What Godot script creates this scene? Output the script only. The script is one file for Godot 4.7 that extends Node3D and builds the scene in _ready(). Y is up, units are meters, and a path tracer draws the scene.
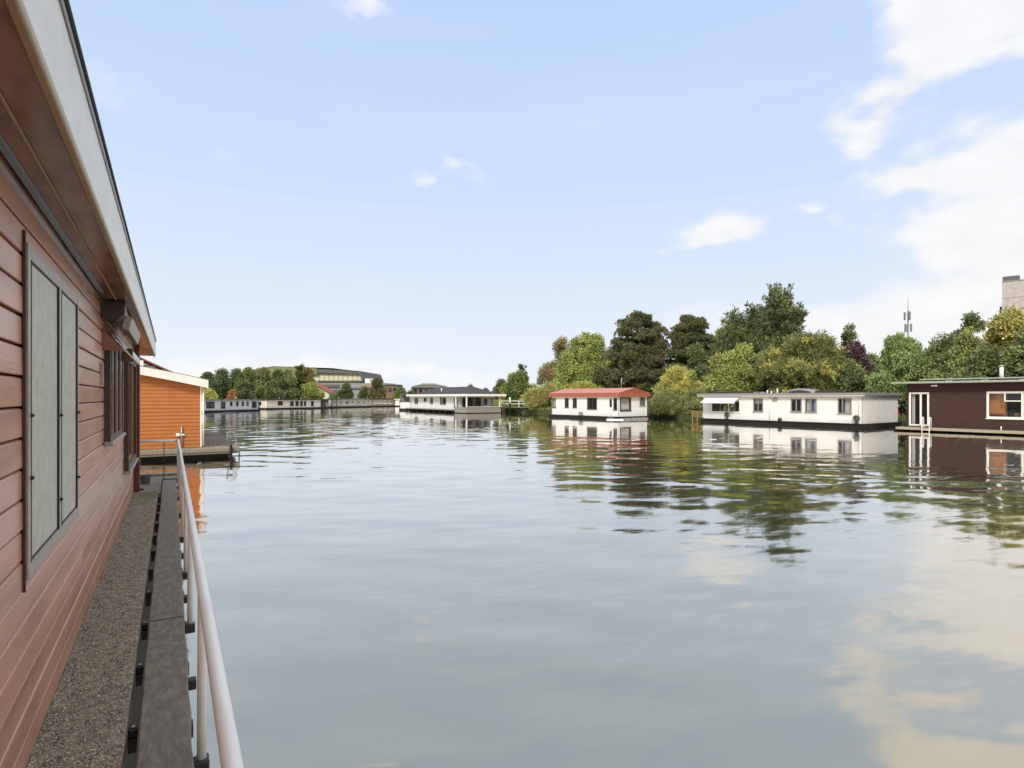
extends Node3D

const THETA := 0.5315          # turn of the moored boats on this side of the water
const EYE := 2.3               # eye height above the water
const EXPOSURE := 2.3
var M := {}
var CL := {}
var rng := RandomNumberGenerator.new()
var taken := {}

# ---------------------------------------------------------------- materials
func lin(r: float, g: float, b: float) -> Color:
	return Color(r, g, b).linear_to_srgb()

func ntex(sd: int, freq: float, octv: int, lo: Color, hi: Color, size := 512, kind := 0, mid = null) -> NoiseTexture2D:
	var n := FastNoiseLite.new()
	n.seed = sd
	n.frequency = freq
	n.noise_type = FastNoiseLite.TYPE_SIMPLEX_SMOOTH if kind == 0 else FastNoiseLite.TYPE_CELLULAR
	if kind == 1:
		n.cellular_return_type = FastNoiseLite.RETURN_DISTANCE
	elif kind == 2:
		n.cellular_return_type = FastNoiseLite.RETURN_CELL_VALUE
	n.fractal_octaves = octv
	if octv <= 1:
		n.fractal_type = FastNoiseLite.FRACTAL_NONE
	var t := NoiseTexture2D.new()
	t.width = size
	t.height = size
	t.seamless = true
	t.noise = n
	var g := Gradient.new()
	g.set_color(0, lo)
	g.set_color(1, hi)
	if mid != null:
		g.add_point(0.5, mid)
	t.color_ramp = g
	return t

func mat(called: String, col: Color, rough := 0.7, o := {}) -> StandardMaterial3D:
	var m := StandardMaterial3D.new()
	m.resource_name = called
	m.albedo_color = col
	m.roughness = rough
	m.metallic = o.get("metal", 0.0)
	m.metallic_specular = o.get("spec", 0.5)
	if o.has("tex"):
		m.albedo_texture = o.tex
		m.uv1_triplanar = true
		m.uv1_scale = o.get("scale", Vector3.ONE)
		m.uv1_world_triplanar = o.get("world", false)
	if o.has("bump"):
		m.heightmap_enabled = true
		m.heightmap_texture = o.bump
		m.heightmap_scale = o.get("depth", 0.3)
		m.uv1_triplanar = true
		m.uv1_scale = o.get("scale", Vector3.ONE)
	if o.has("rtex"):
		m.roughness_texture = o.rtex
	if o.has("vc"):
		m.vertex_color_use_as_albedo = true
	if o.has("back"):
		m.backlight_enabled = true
		m.backlight = o.back
	if o.has("alpha"):
		m.transparency = BaseMaterial3D.TRANSPARENCY_ALPHA
		m.albedo_color.a = o.alpha
	M[called] = m
	return m

func g(v: float) -> Color:
	return Color(v, v, v)

# ---------------------------------------------------------------- mesh helpers
func ns(smooth := false) -> SurfaceTool:
	var st := SurfaceTool.new()
	st.begin(Mesh.PRIMITIVE_TRIANGLES)
	st.set_smooth_group(0 if smooth else -1)
	return st

func tri(st: SurfaceTool, a: Vector3, b: Vector3, c: Vector3) -> void:
	st.add_vertex(a)
	st.add_vertex(c)
	st.add_vertex(b)

func quad(st: SurfaceTool, a: Vector3, b: Vector3, c: Vector3, d: Vector3) -> void:
	tri(st, a, b, c)
	tri(st, a, c, d)

func box(st: SurfaceTool, a: Vector3, b: Vector3, xf := Transform3D()) -> void:
	var p := []
	for i in 8:
		p.append(xf * Vector3(b.x if i & 1 else a.x, b.y if i & 2 else a.y, b.z if i & 4 else a.z))
	quad(st, p[4], p[5], p[7], p[6])
	quad(st, p[1], p[0], p[2], p[3])
	quad(st, p[5], p[1], p[3], p[7])
	quad(st, p[0], p[4], p[6], p[2])
	quad(st, p[6], p[7], p[3], p[2])
	quad(st, p[0], p[1], p[5], p[4])

func cbox(st: SurfaceTool, a: Vector3, b: Vector3, ch := 0.006) -> void:
	# a box with chamfered edges
	var c := (a + b) * 0.5
	var h := (b - a) * 0.5
	var f := func(s: Vector3, ax: int) -> Vector3:
		var q := Vector3(s.x * h.x, s.y * h.y, s.z * h.z)
		for k in 3:
			if k != ax:
				q[k] -= s[k] * ch
		return c + q
	var out := func(p: Array) -> void:
		var mid := Vector3.ZERO
		for v in p:
			mid += v
		mid /= p.size()
		var n: Vector3 = (p[1] - p[0]).cross(p[2] - p[0])
		if n.dot(mid - c) < 0:
			p.reverse()
		if p.size() == 3:
			tri(st, p[0], p[1], p[2])
		else:
			quad(st, p[0], p[1], p[2], p[3])
	for ax in 3:
		var u := (ax + 1) % 3
		var w := (ax + 2) % 3
		for s in [-1.0, 1.0]:
			var face := []
			for q in [[-1.0, -1.0], [1.0, -1.0], [1.0, 1.0], [-1.0, 1.0]]:
				var v := Vector3.ZERO
				v[ax] = s
				v[u] = q[0]
				v[w] = q[1]
				face.append(f.call(v, ax))
			out.call(face)
		for su in [-1.0, 1.0]:
			for sw in [-1.0, 1.0]:
				var e := []
				for sa in [-1.0, 1.0]:
					var v2 := Vector3.ZERO
					v2[ax] = sa
					v2[u] = su
					v2[w] = sw
					if sa < 0:
						e.append(f.call(v2, u))
						e.append(f.call(v2, w))
					else:
						e.append(f.call(v2, w))
						e.append(f.call(v2, u))
				out.call(e)
	for i in 8:
		var s2 := Vector3(1.0 if i & 1 else -1.0, 1.0 if i & 2 else -1.0, 1.0 if i & 4 else -1.0)
		out.call([f.call(s2, 0), f.call(s2, 1), f.call(s2, 2)])

func prism(st: SurfaceTool, poly: PackedVector2Array, z0: float, z1: float, xf := Transform3D()) -> void:
	# outline in x, y (anticlockwise) drawn out from z0 to z1
	var n := poly.size()
	if Geometry2D.is_polygon_clockwise(poly):
		poly = poly.duplicate()
		poly.reverse()
	var zl := minf(z0, z1)
	var zh := maxf(z0, z1)
	for i in n:
		var a := poly[i]
		var b := poly[(i + 1) % n]
		quad(st, xf * Vector3(a.x, a.y, zh), xf * Vector3(a.x, a.y, zl), xf * Vector3(b.x, b.y, zl), xf * Vector3(b.x, b.y, zh))
	var t := Geometry2D.triangulate_polygon(poly)
	for i in range(0, t.size(), 3):
		var p := [poly[t[i]], poly[t[i + 1]], poly[t[i + 2]]]
		if (p[1] - p[0]).cross(p[2] - p[0]) < 0:
			p.reverse()
		tri(st, xf * Vector3(p[0].x, p[0].y, zh), xf * Vector3(p[1].x, p[1].y, zh), xf * Vector3(p[2].x, p[2].y, zh))
		tri(st, xf * Vector3(p[0].x, p[0].y, zl), xf * Vector3(p[2].x, p[2].y, zl), xf * Vector3(p[1].x, p[1].y, zl))

func tube(st: SurfaceTool, pts: Array, radii: Array, sides := 8, cap := true) -> void:
	var rings := []
	var up := Vector3(0.13, 0.21, 0.97)
	for i in pts.size():
		var d: Vector3 = (pts[mini(i + 1, pts.size() - 1)] - pts[maxi(i - 1, 0)]).normalized()
		var u := d.cross(up)
		if u.length() < 0.1:
			u = d.cross(Vector3(1, 0.2, 0))
		u = u.normalized()
		var w := u.cross(d)
		up = w.cross(u) * 0.0 + up
		var r: float = radii[mini(i, radii.size() - 1)]
		var ring := []
		for k in sides:
			var a := TAU * k / sides
			ring.append(pts[i] + (u * cos(a) + w * sin(a)) * r)
		rings.append(ring)
	for i in pts.size() - 1:
		for k in sides:
			var k2 := (k + 1) % sides
			quad(st, rings[i][k], rings[i + 1][k], rings[i + 1][k2], rings[i][k2])
	if cap:
		for k in range(1, sides - 1):
			tri(st, rings[0][0], rings[0][k], rings[0][k + 1])
			var l: Array = rings[-1]
			tri(st, l[0], l[k + 1], l[k])

func lathe(st: SurfaceTool, prof: Array, at: Vector3, sides := 12) -> void:
	for i in prof.size() - 1:
		for k in sides:
			var a := TAU * k / sides
			var b := TAU * (k + 1) / sides
			var p: Vector2 = prof[i]
			var q: Vector2 = prof[i + 1]
			quad(st, at + Vector3(p.x * cos(b), p.y, p.x * sin(b)), at + Vector3(p.x * cos(a), p.y, p.x * sin(a)), at + Vector3(q.x * cos(a), q.y, q.x * sin(a)), at + Vector3(q.x * cos(b), q.y, q.x * sin(b)))

func part(parent: Node, called: String, st: SurfaceTool, m: Material, xf := Transform3D()) -> MeshInstance3D:
	st.generate_normals()
	var o := MeshInstance3D.new()
	o.name = called
	o.mesh = st.commit()
	o.material_override = null
	o.mesh.surface_set_material(0, m)
	o.transform = xf
	parent.add_child(o, true)
	return o

func numbered(called: String) -> String:
	if not taken.has(called):
		taken[called] = 0
		return called
	taken[called] += 1
	return "%s_%03d" % [called, taken[called]]

func thing(called: String, label: String, category: String, at := Vector3.ZERO, turn := 0.0, group := "") -> Node3D:
	var o := Node3D.new()
	o.name = numbered(called)
	o.position = at
	o.rotation.y = turn
	o.set_meta("label", label)
	o.set_meta("category", category)
	if group:
		o.set_meta("group", group)
	add_child(o)
	return o

# ---------------------------------------------------------------- light, camera, sky
func set_up_view() -> void:
	var cam := Camera3D.new()
	cam.name = "camera"
	cam.projection = Camera3D.PROJECTION_FRUSTUM
	cam.near = 0.1
	cam.far = 4000.0
	cam.size = 0.1 * 768.0 / 580.0
	cam.frustum_offset = Vector2(0, 0.1 * 13.0 / 580.0)
	cam.position = Vector3(0, EYE, 0)
	cam.current = true
	add_child(cam)
	var sun := DirectionalLight3D.new()
	sun.name = "sun"
	sun.light_energy = 0.5
	sun.light_color = Color(1.0, 0.965, 0.91)
	sun.light_angular_distance = 12.0
	sun.shadow_enabled = true
	sun.look_at_from_position(Vector3(-0.27, 0.8, 0.85), Vector3.ZERO)
	add_child(sun)
	var env := Environment.new()
	env.background_mode = Environment.BG_SKY
	env.tonemap_mode = Environment.TONE_MAPPER_LINEAR
	env.tonemap_exposure = EXPOSURE
	env.sdfgi_enabled = true
	env.ssao_enabled = true
	env.ssil_enabled = true
	var sky := Sky.new()
	var pm := PanoramaSkyMaterial.new()
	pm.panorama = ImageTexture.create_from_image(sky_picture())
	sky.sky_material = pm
	env.sky = sky
	var we := WorldEnvironment.new()
	we.environment = env
	add_child(we)

func sky_picture() -> Image:
	var w := 2400
	var h := 1200
	var n := FastNoiseLite.new()
	n.seed = 11
	n.frequency = 1.0
	n.noise_type = FastNoiseLite.TYPE_SIMPLEX_SMOOTH
	n.fractal_octaves = 5
	n.fractal_gain = 0.52
	var n2: FastNoiseLite = n.duplicate()
	n2.seed = 37
	n2.fractal_octaves = 3
	# clouds: azimuth, elevation (degrees), half widths, weight
	var blobs := [
		[45.0, 31.0, 6.5, 3.6, 1.5], [38.0, 28.5, 5.0, 3.2, 1.3], [36.5, 31.8, 4.0, 2.0, 0.9], [32.0, 22.7, 3.2, 1.7, 0.95], [47.0, 25.5, 6.0, 2.6, 0.8], [34.5, 25.5, 3.6, 1.9, 0.95], [43.5, 35.5, 8.0, 2.5, 0.8],
		[41.0, 17.3, 5.2, 2.6, 1.25], [37.5, 13.0, 5.0, 1.5, 0.9], [46.0, 14.0, 7.0, 3.6, 1.3], [35.2, 17.8, 2.4, 1.0, 0.75], [40.5, 10.8, 6.0, 1.4, 0.75],
		[41.5, 7.2, 9.0, 2.7, 1.5], [32.0, 5.8, 8.0, 2.0, 1.35], [26.0, 4.0, 7.0, 1.8, 1.1], [52.0, 8.0, 9.0, 4.0, 1.4],
		[20.4, 15.3, 3.3, 1.35, 1.05], [17.6, 14.4, 2.4, 0.7, 0.5], [28.8, 14.6, 1.3, 1.0, 0.8], [27.0, 16.4, 1.6, 0.6, 0.45],
		[-8.6, 20.6, 1.6, 0.55, 0.6], [-6.8, 22.8, 1.5, 0.4, 0.35], [-34.0, 30.0, 3.6, 2.0, 0.42], [-37.5, 32.0, 3.0, 2.6, 0.4], [-14.5, 34.2, 2.0, 0.9, 0.5],
		[-22.0, 2.6, 9.0, 1.5, 0.72], [-13.0, 2.4, 6.0, 1.2, 0.7], [-30.0, 1.6, 9.0, 1.6, 0.6], [-3.0, 1.2, 9.0, 1.0, 0.5], [8.0, 1.0, 8.0, 1.2, 0.5],
	]
	var top := Vector3(0.49, 0.645, 0.97)
	var mid := Vector3(0.635, 0.77, 0.985)
	var low := Vector3(0.84, 0.90, 0.975)
	var px := PackedFloat32Array()
	px.resize(w * h * 3)
	px.fill(0.42)
	for y in range(0, h / 2 + 1):
		var el := (0.5 - (y + 0.5) / h) * PI
		var eld := rad_to_deg(el)
		var ce := cos(el)
		var se := sin(el)
		var base: Vector3
		if eld < 18.0:
			base = low.lerp(mid, smoothstep(0.0, 20.0, eld))
		else:
			base = mid.lerp(top, smoothstep(10.0, 46.0, eld))
		for x in w:
			var azd := wrapf((x + 0.5) / w * 360.0, -180.0, 180.0)
			var az := deg_to_rad(azd)
			var dir := Vector3(sin(az) * ce, se * 1.9, -cos(az) * ce)
			var f := n.get_noise_3dv(dir * 4.0)
			var fw := n2.get_noise_3dv(dir * 3.0 + Vector3(7, 3, 1))
			var d := 0.0
			if absf(azd) < 75.0:
				var wa := azd + fw * 3.5
				var we_ := eld + f * 2.4
				for b in blobs:
					var qa: float = (wa - b[0]) / b[2]
					if qa > 2.6 or qa < -2.6:
						continue
					var qe: float = (we_ - b[1]) / b[3]
					if qe < -2.6 or qe > 2.6:
						continue
					d += b[4] * exp(-qa * qa - qe * qe)
			# cloud out of view, added thicker to put more light on shaded walls
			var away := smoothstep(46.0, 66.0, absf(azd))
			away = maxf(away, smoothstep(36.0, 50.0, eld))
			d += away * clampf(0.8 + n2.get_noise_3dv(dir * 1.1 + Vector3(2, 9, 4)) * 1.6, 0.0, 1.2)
			var f3 := 0.0
			if d > 0.02:
				f3 = n.get_noise_3dv(dir * 13.0 + Vector3(1, 8, 3))
			var a := smoothstep(0.16, 0.95, d + f * 0.8 + f3 * 0.42)
			var wisp := smoothstep(0.08, 0.6, n2.get_noise_3dv(Vector3(dir.x * 1.3, dir.y * 4.0, dir.z * 1.3) + Vector3(5, 5, 5))) * 0.07
			var tone := 0.94 + 0.05 * f + 0.06 * f3 - 0.07 * maxf(0.0, fw) * a + 0.5 * smoothstep(36.0, 66.0, eld)  # cloud high overhead, out of view, brightened for extra light
			var cl := Vector3(tone, tone * 1.005, tone * 1.02)
			var c := base.lerp(cl, maxf(a * 0.96, wisp))
			var i := (y * w + x) * 3
			px[i] = c.x / EXPOSURE
			px[i + 1] = c.y / EXPOSURE
			px[i + 2] = c.z / EXPOSURE
	return Image.create_from_data(w, h, false, Image.FORMAT_RGBF, px.to_byte_array())

# ---------------------------------------------------------------- water and land
func ripples() -> ImageTexture:
	# slopes of many small waves that tile over the picture
	var n := 1024
	var wave := PackedFloat32Array()
	wave.resize(n)
	for i in n:
		wave[i] = cos(TAU * i / n)
	var ks := []
	var r := RandomNumberGenerator.new()
	r.seed = 5
	for i in 36:
		var k := pow(2.0, r.randf_range(4.4, 6.9))     # waves per tile
		var a := 1.15 + r.randfn(0.0, 0.55)
		var kx := roundi(k * cos(a))
		var ky := roundi(k * sin(a))
		var kk := sqrt(float(kx * kx + ky * ky)) + 0.001
		var s := pow(kk / 24.0, -0.25)
		ks.append([kx, ky, s * kx / kk, s * ky / kk, r.randi_range(0, n - 1)])
	var m := ks.size()
	var K := PackedInt32Array()
	var L := PackedInt32Array()
	var P := PackedInt32Array()
	var A := PackedFloat32Array()
	var B := PackedFloat32Array()
	for q in ks:
		K.append(((q[0] % n) + n) % n)
		L.append(((q[1] % n) + n) % n)
		P.append(q[4])
		A.append(q[2])
		B.append(q[3])
	var px := PackedFloat32Array()
	px.resize(n * n * 3)
	var ph := PackedInt32Array()
	ph.resize(m)
	var at := 0
	for y in n:
		for j in m:
			ph[j] = (L[j] * y + P[j]) & (n - 1)
		for x in n:
			var sx := 0.0
			var sy := 0.0
			for j in m:
				var c := wave[ph[j]]
				sx += A[j] * c
				sy += B[j] * c
				ph[j] = (ph[j] + K[j]) & (n - 1)
			px[at] = 0.5 + sx * 0.1
			px[at + 1] = 0.5 + sy * 0.1
			px[at + 2] = 1.0
			at += 3
	return ImageTexture.create_from_image(Image.create_from_data(n, n, false, Image.FORMAT_RGBF, px.to_byte_array()))

func spaced(lo: float, hi: float, near: float, grow: float, most: float) -> PackedFloat32Array:
	var out := PackedFloat32Array()
	var p := 0.0
	while p < hi:
		out.append(p)
		p += minf(most, near + grow * absf(p))
	out.append(hi)
	p = -near
	while p > lo:
		out.insert(0, p)
		p -= minf(most, near + grow * absf(p))
	out.insert(0, lo)
	return out

func build_water() -> void:
	var m := mat("water", lin(0.545, 0.467, 0.325), 0.10, {"metal": 1.0})
	m.clearcoat_enabled = true
	m.clearcoat = 1.0
	m.clearcoat_roughness = 0.02
	m.normal_enabled = true
	m.normal_texture = ripples()
	m.normal_scale = 0.016
	var xs := spaced(-260.0, 260.0, 0.16, 0.016, 5.0)
	var zs := spaced(-260.0, 60.0, 0.16, 0.012, 4.0)
	var n := FastNoiseLite.new()
	n.seed = 3
	n.noise_type = FastNoiseLite.TYPE_SIMPLEX_SMOOTH
	n.frequency = 1.0
	n.fractal_octaves = 2
	var calm := FastNoiseLite.new()
	calm.seed = 8
	calm.frequency = 0.035
	var v := PackedVector3Array()
	var nn := PackedVector3Array()
	var uv := PackedVector2Array()
	var tg := PackedFloat32Array()
	var idx := PackedInt32Array()
	for z in zs:
		for x in xs:
			var shelter := smoothstep(8.0, 36.0, 0.819 * x - 0.574 * z)     # calmer under the wooded bank
			var amp := 0.0125 * lerpf(1.0, 0.07, shelter) * (0.55 + 0.9 * smoothstep(-0.3, 0.45, calm.get_noise_2d(x, z * 1.6)))
			var q := Vector2(x * 0.30 + z * 0.10, z * 0.62 - x * 0.16)
			var h0 := n.get_noise_2dv(q)
			var e := 0.06
			var hx := (n.get_noise_2dv(q + Vector2(0.30 * e, -0.16 * e)) - h0) / e
			var hz := (n.get_noise_2dv(q + Vector2(0.10 * e, 0.62 * e)) - h0) / e
			v.append(Vector3(x, h0 * amp, z))
			nn.append(Vector3(-hx * amp * 2.0, 1.0, -hz * amp * 2.0).normalized())
			uv.append(Vector2(x, z) / 17.0)
			tg.append_array([1.0, 0.0, 0.0, 1.0])
	var w := xs.size()
	for j in zs.size() - 1:
		for i in w - 1:
			var a := j * w + i
			idx.append_array([a, a + 1, a + w, a + 1, a + w + 1, a + w])
	var arr := []
	arr.resize(Mesh.ARRAY_MAX)
	arr[Mesh.ARRAY_VERTEX] = v
	arr[Mesh.ARRAY_NORMAL] = nn
	arr[Mesh.ARRAY_TANGENT] = tg
	arr[Mesh.ARRAY_TEX_UV] = uv
	arr[Mesh.ARRAY_INDEX] = idx
	var am := ArrayMesh.new()
	am.add_surface_from_arrays(Mesh.PRIMITIVE_TRIANGLES, arr)
	am.surface_set_material(0, m)
	var o := MeshInstance3D.new()
	o.name = "water"
	o.mesh = am
	o.set_meta("kind", "structure")
	add_child(o)

func bank(np: float, al: float) -> Vector2:
	return Vector2(0.819 * np + 0.574 * al, -0.574 * np + 0.819 * al)

func build_land() -> void:
	var gm := mat("turf", lin(0.10, 0.12, 0.045), 0.95, {"tex": ntex(21, 0.03, 4, g(0.55), g(1.0)), "scale": Vector3(0.2, 0.2, 0.2)})
	var edge := [bank(52.3, 95), bank(52.3, -34), bank(50.0, -52), bank(49.6, -104), Vector2(-14, -160), Vector2(-28, -164), Vector2(-36, -156), Vector2(-43, -130), Vector2(-47.5, -112), Vector2(-51, -90), Vector2(-58, -50), Vector2(-80, 90)]
	var poly := PackedVector2Array()
	# a little unevenness along the shore
	var r := RandomNumberGenerator.new()
	r.seed = 4
	for i in edge.size() - 1:
		var a: Vector2 = edge[i]
		var b: Vector2 = edge[i + 1]
		var k := int(a.distance_to(b) / 3.0) + 1
		for j in k:
			poly.append(a.lerp(b, float(j) / k) + Vector2(r.randf_range(-0.3, 0.3), r.randf_range(-0.3, 0.3)))
	poly.append(edge[-1])
	var shore := poly.size()
	for p in [Vector2(-1500, 90), Vector2(-1500, -2500), Vector2(1500, -2500), Vector2(1500, 95)]:
		poly.append(p)
	var st := ns()
	var t := Geometry2D.triangulate_polygon(poly)
	for i in range(0, t.size(), 3):
		var p3 := []
		for k in 3:
			var q := poly[t[i + k]]
			p3.append(Vector3(q.x, 0.42, q.y))
		if (p3[1] - p3[0]).cross(p3[2] - p3[0]).y < 0:
			p3.reverse()
		tri(st, p3[0], p3[1], p3[2])
	for i in shore - 1:
		var a := poly[i]
		var b := poly[i + 1]
		quad(st, Vector3(a.x, -0.6, a.y), Vector3(b.x, -0.6, b.y), Vector3(b.x, 0.42, b.y), Vector3(a.x, 0.42, a.y))
	var o := part(self, "ground", st, gm)
	o.set_meta("kind", "structure")
	# rough grass and herbs along the water's edge: nobody could count it
	var mm := MultiMesh.new()
	mm.transform_format = MultiMesh.TRANSFORM_3D
	mm.use_colors = true
	mm.mesh = CL.grass
	var spots := []
	for i in shore - 1:
		var a := poly[i]
		var b := poly[i + 1]
		if a.y > 10 or b.y > 10:
			continue
		for k in 26:
			var q := a.lerp(b, r.randf())
			var away := (b - a).orthogonal().normalized() * -1.0
			if not Geometry2D.is_point_in_polygon(q + away * 0.8, poly):
				away = -away
			q += away * (r.randf() * r.randf() * 3.2 - 0.1)
			spots.append(q)
	mm.instance_count = spots.size()
	for i in spots.size():
		var s := r.randf_range(0.5, 1.5)
		var bs := Basis(Vector3.UP, r.randf() * TAU).scaled(Vector3(s, s * r.randf_range(0.6, 1.3), s))
		mm.set_instance_transform(i, Transform3D(bs, Vector3(spots[i].x, 0.4, spots[i].y)))
		var c := Color(0.09, 0.14, 0.03).lerp(Color(0.2, 0.22, 0.07), r.randf())
		mm.set_instance_color(i, c)
	var mi := MultiMeshInstance3D.new()
	mi.name = "bank_grass"
	mi.multimesh = mm
	mi.set_meta("kind", "stuff")
	mi.set_meta("label", "rough green grass along the water's edge")
	mi.set_meta("category", "grass")
	add_child(mi)

# ---------------------------------------------------------------- foliage
func leaf(st: SurfaceTool, at: Vector3, d: Vector3, side: Vector3, l: float, w: float) -> void:
	var nrm := d.cross(side).normalized()
	var a := at
	var b := at + d * l * 0.5 + side * w * 0.5 - nrm * w * 0.12
	var c := at + d * l
	var e := at + d * l * 0.5 - side * w * 0.5 - nrm * w * 0.12
	tri(st, a, b, c)
	tri(st, a, c, e)

func rdir() -> Vector3:
	var z := rng.randf_range(-1, 1)
	var a := rng.randf() * TAU
	var s := sqrt(1 - z * z)
	return Vector3(s * cos(a), z, s * sin(a))

func make_clumps() -> void:
	var fol := mat("foliage", Color.WHITE, 0.55, {"vc": true, "back": Color(0.34, 0.38, 0.22), "spec": 0.4})
	rng.seed = 77
	# broad leaves in a loose ball
	var st := ns()
	for i in 34:
		var p := rdir() * pow(rng.randf(), 0.5) * 0.42
		p.y *= 0.75
		var d := (rdir() + p * 1.5 + Vector3(0, 0.1, 0)).normalized()
		var s := d.cross(rdir()).normalized()
		leaf(st, p, d, s, rng.randf_range(0.17, 0.27), rng.randf_range(0.11, 0.17))
	CL.broad = commit(st, fol)
	# short needles in tufts
	st = ns()
	for t in 7:
		var c := rdir() * 0.32 * Vector3(1, 0.45, 1)
		for i in 16:
			var d := (rdir() + Vector3(0, 0.6, 0)).normalized()
			leaf(st, c, d, d.cross(rdir()).normalized(), rng.randf_range(0.16, 0.27), 0.05)
	CL.needle = commit(st, fol)
	# upright feathery sprays
	st = ns()
	for i in 44:
		var y := rng.randf()
		var a := rng.randf() * TAU
		var rad := (1.0 - y) * 0.26 + 0.03
		var p := Vector3(cos(a) * rad * rng.randf(), y * 0.95 - 0.3, sin(a) * rad * rng.randf())
		var d := (Vector3(cos(a), 1.1, sin(a)) + rdir() * 0.4).normalized()
		leaf(st, p, d, d.cross(rdir()).normalized(), rng.randf_range(0.16, 0.3), 0.085)
	CL.spray = commit(st, fol)
	# hanging strands
	st = ns()
	for s in 6:
		var c := Vector3(rng.randf_range(-0.3, 0.3), 0, rng.randf_range(-0.3, 0.3))
		var sway := Vector3(rng.randf_range(-0.15, 0.15), 0, rng.randf_range(-0.15, 0.15))
		for i in 11:
			var f := i / 10.0
			var p := c + sway * f + Vector3(0, 0.2 - f * 1.1, 0)
			var d := (Vector3(0, -0.9, 0) + rdir() * 0.7).normalized()
			leaf(st, p, d, d.cross(rdir()).normalized(), rng.randf_range(0.15, 0.24), rng.randf_range(0.07, 0.11))
	CL.strand = commit(st, fol)
	# long narrow leaves fanning outwards
	st = ns()
	for i in 36:
		var d := (rdir() + Vector3(0, 0.9, 0)).normalized()
		var p := d * rng.randf_range(0.0, 0.3) + rdir() * 0.16
		leaf(st, p, d, d.cross(rdir()).normalized(), rng.randf_range(0.22, 0.38), rng.randf_range(0.05, 0.08))
	CL.fan = commit(st, fol)
	st = ns()
	for i in 26:
		var a := rng.randf() * TAU
		var d := Vector3(cos(a) * rng.randf_range(0.1, 0.6), 1, sin(a) * rng.randf_range(0.1, 0.6)).normalized()
		leaf(st, Vector3(cos(a), 0, sin(a)) * rng.randf() * 0.25, d, d.cross(rdir()).normalized(), rng.randf_range(0.25, 0.6), 0.05)
	CL.grass = commit(st, fol)

func commit(st: SurfaceTool, m: Material) -> Mesh:
	st.generate_normals()
	var me := st.commit()
	me.surface_set_material(0, m)
	return me

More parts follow.
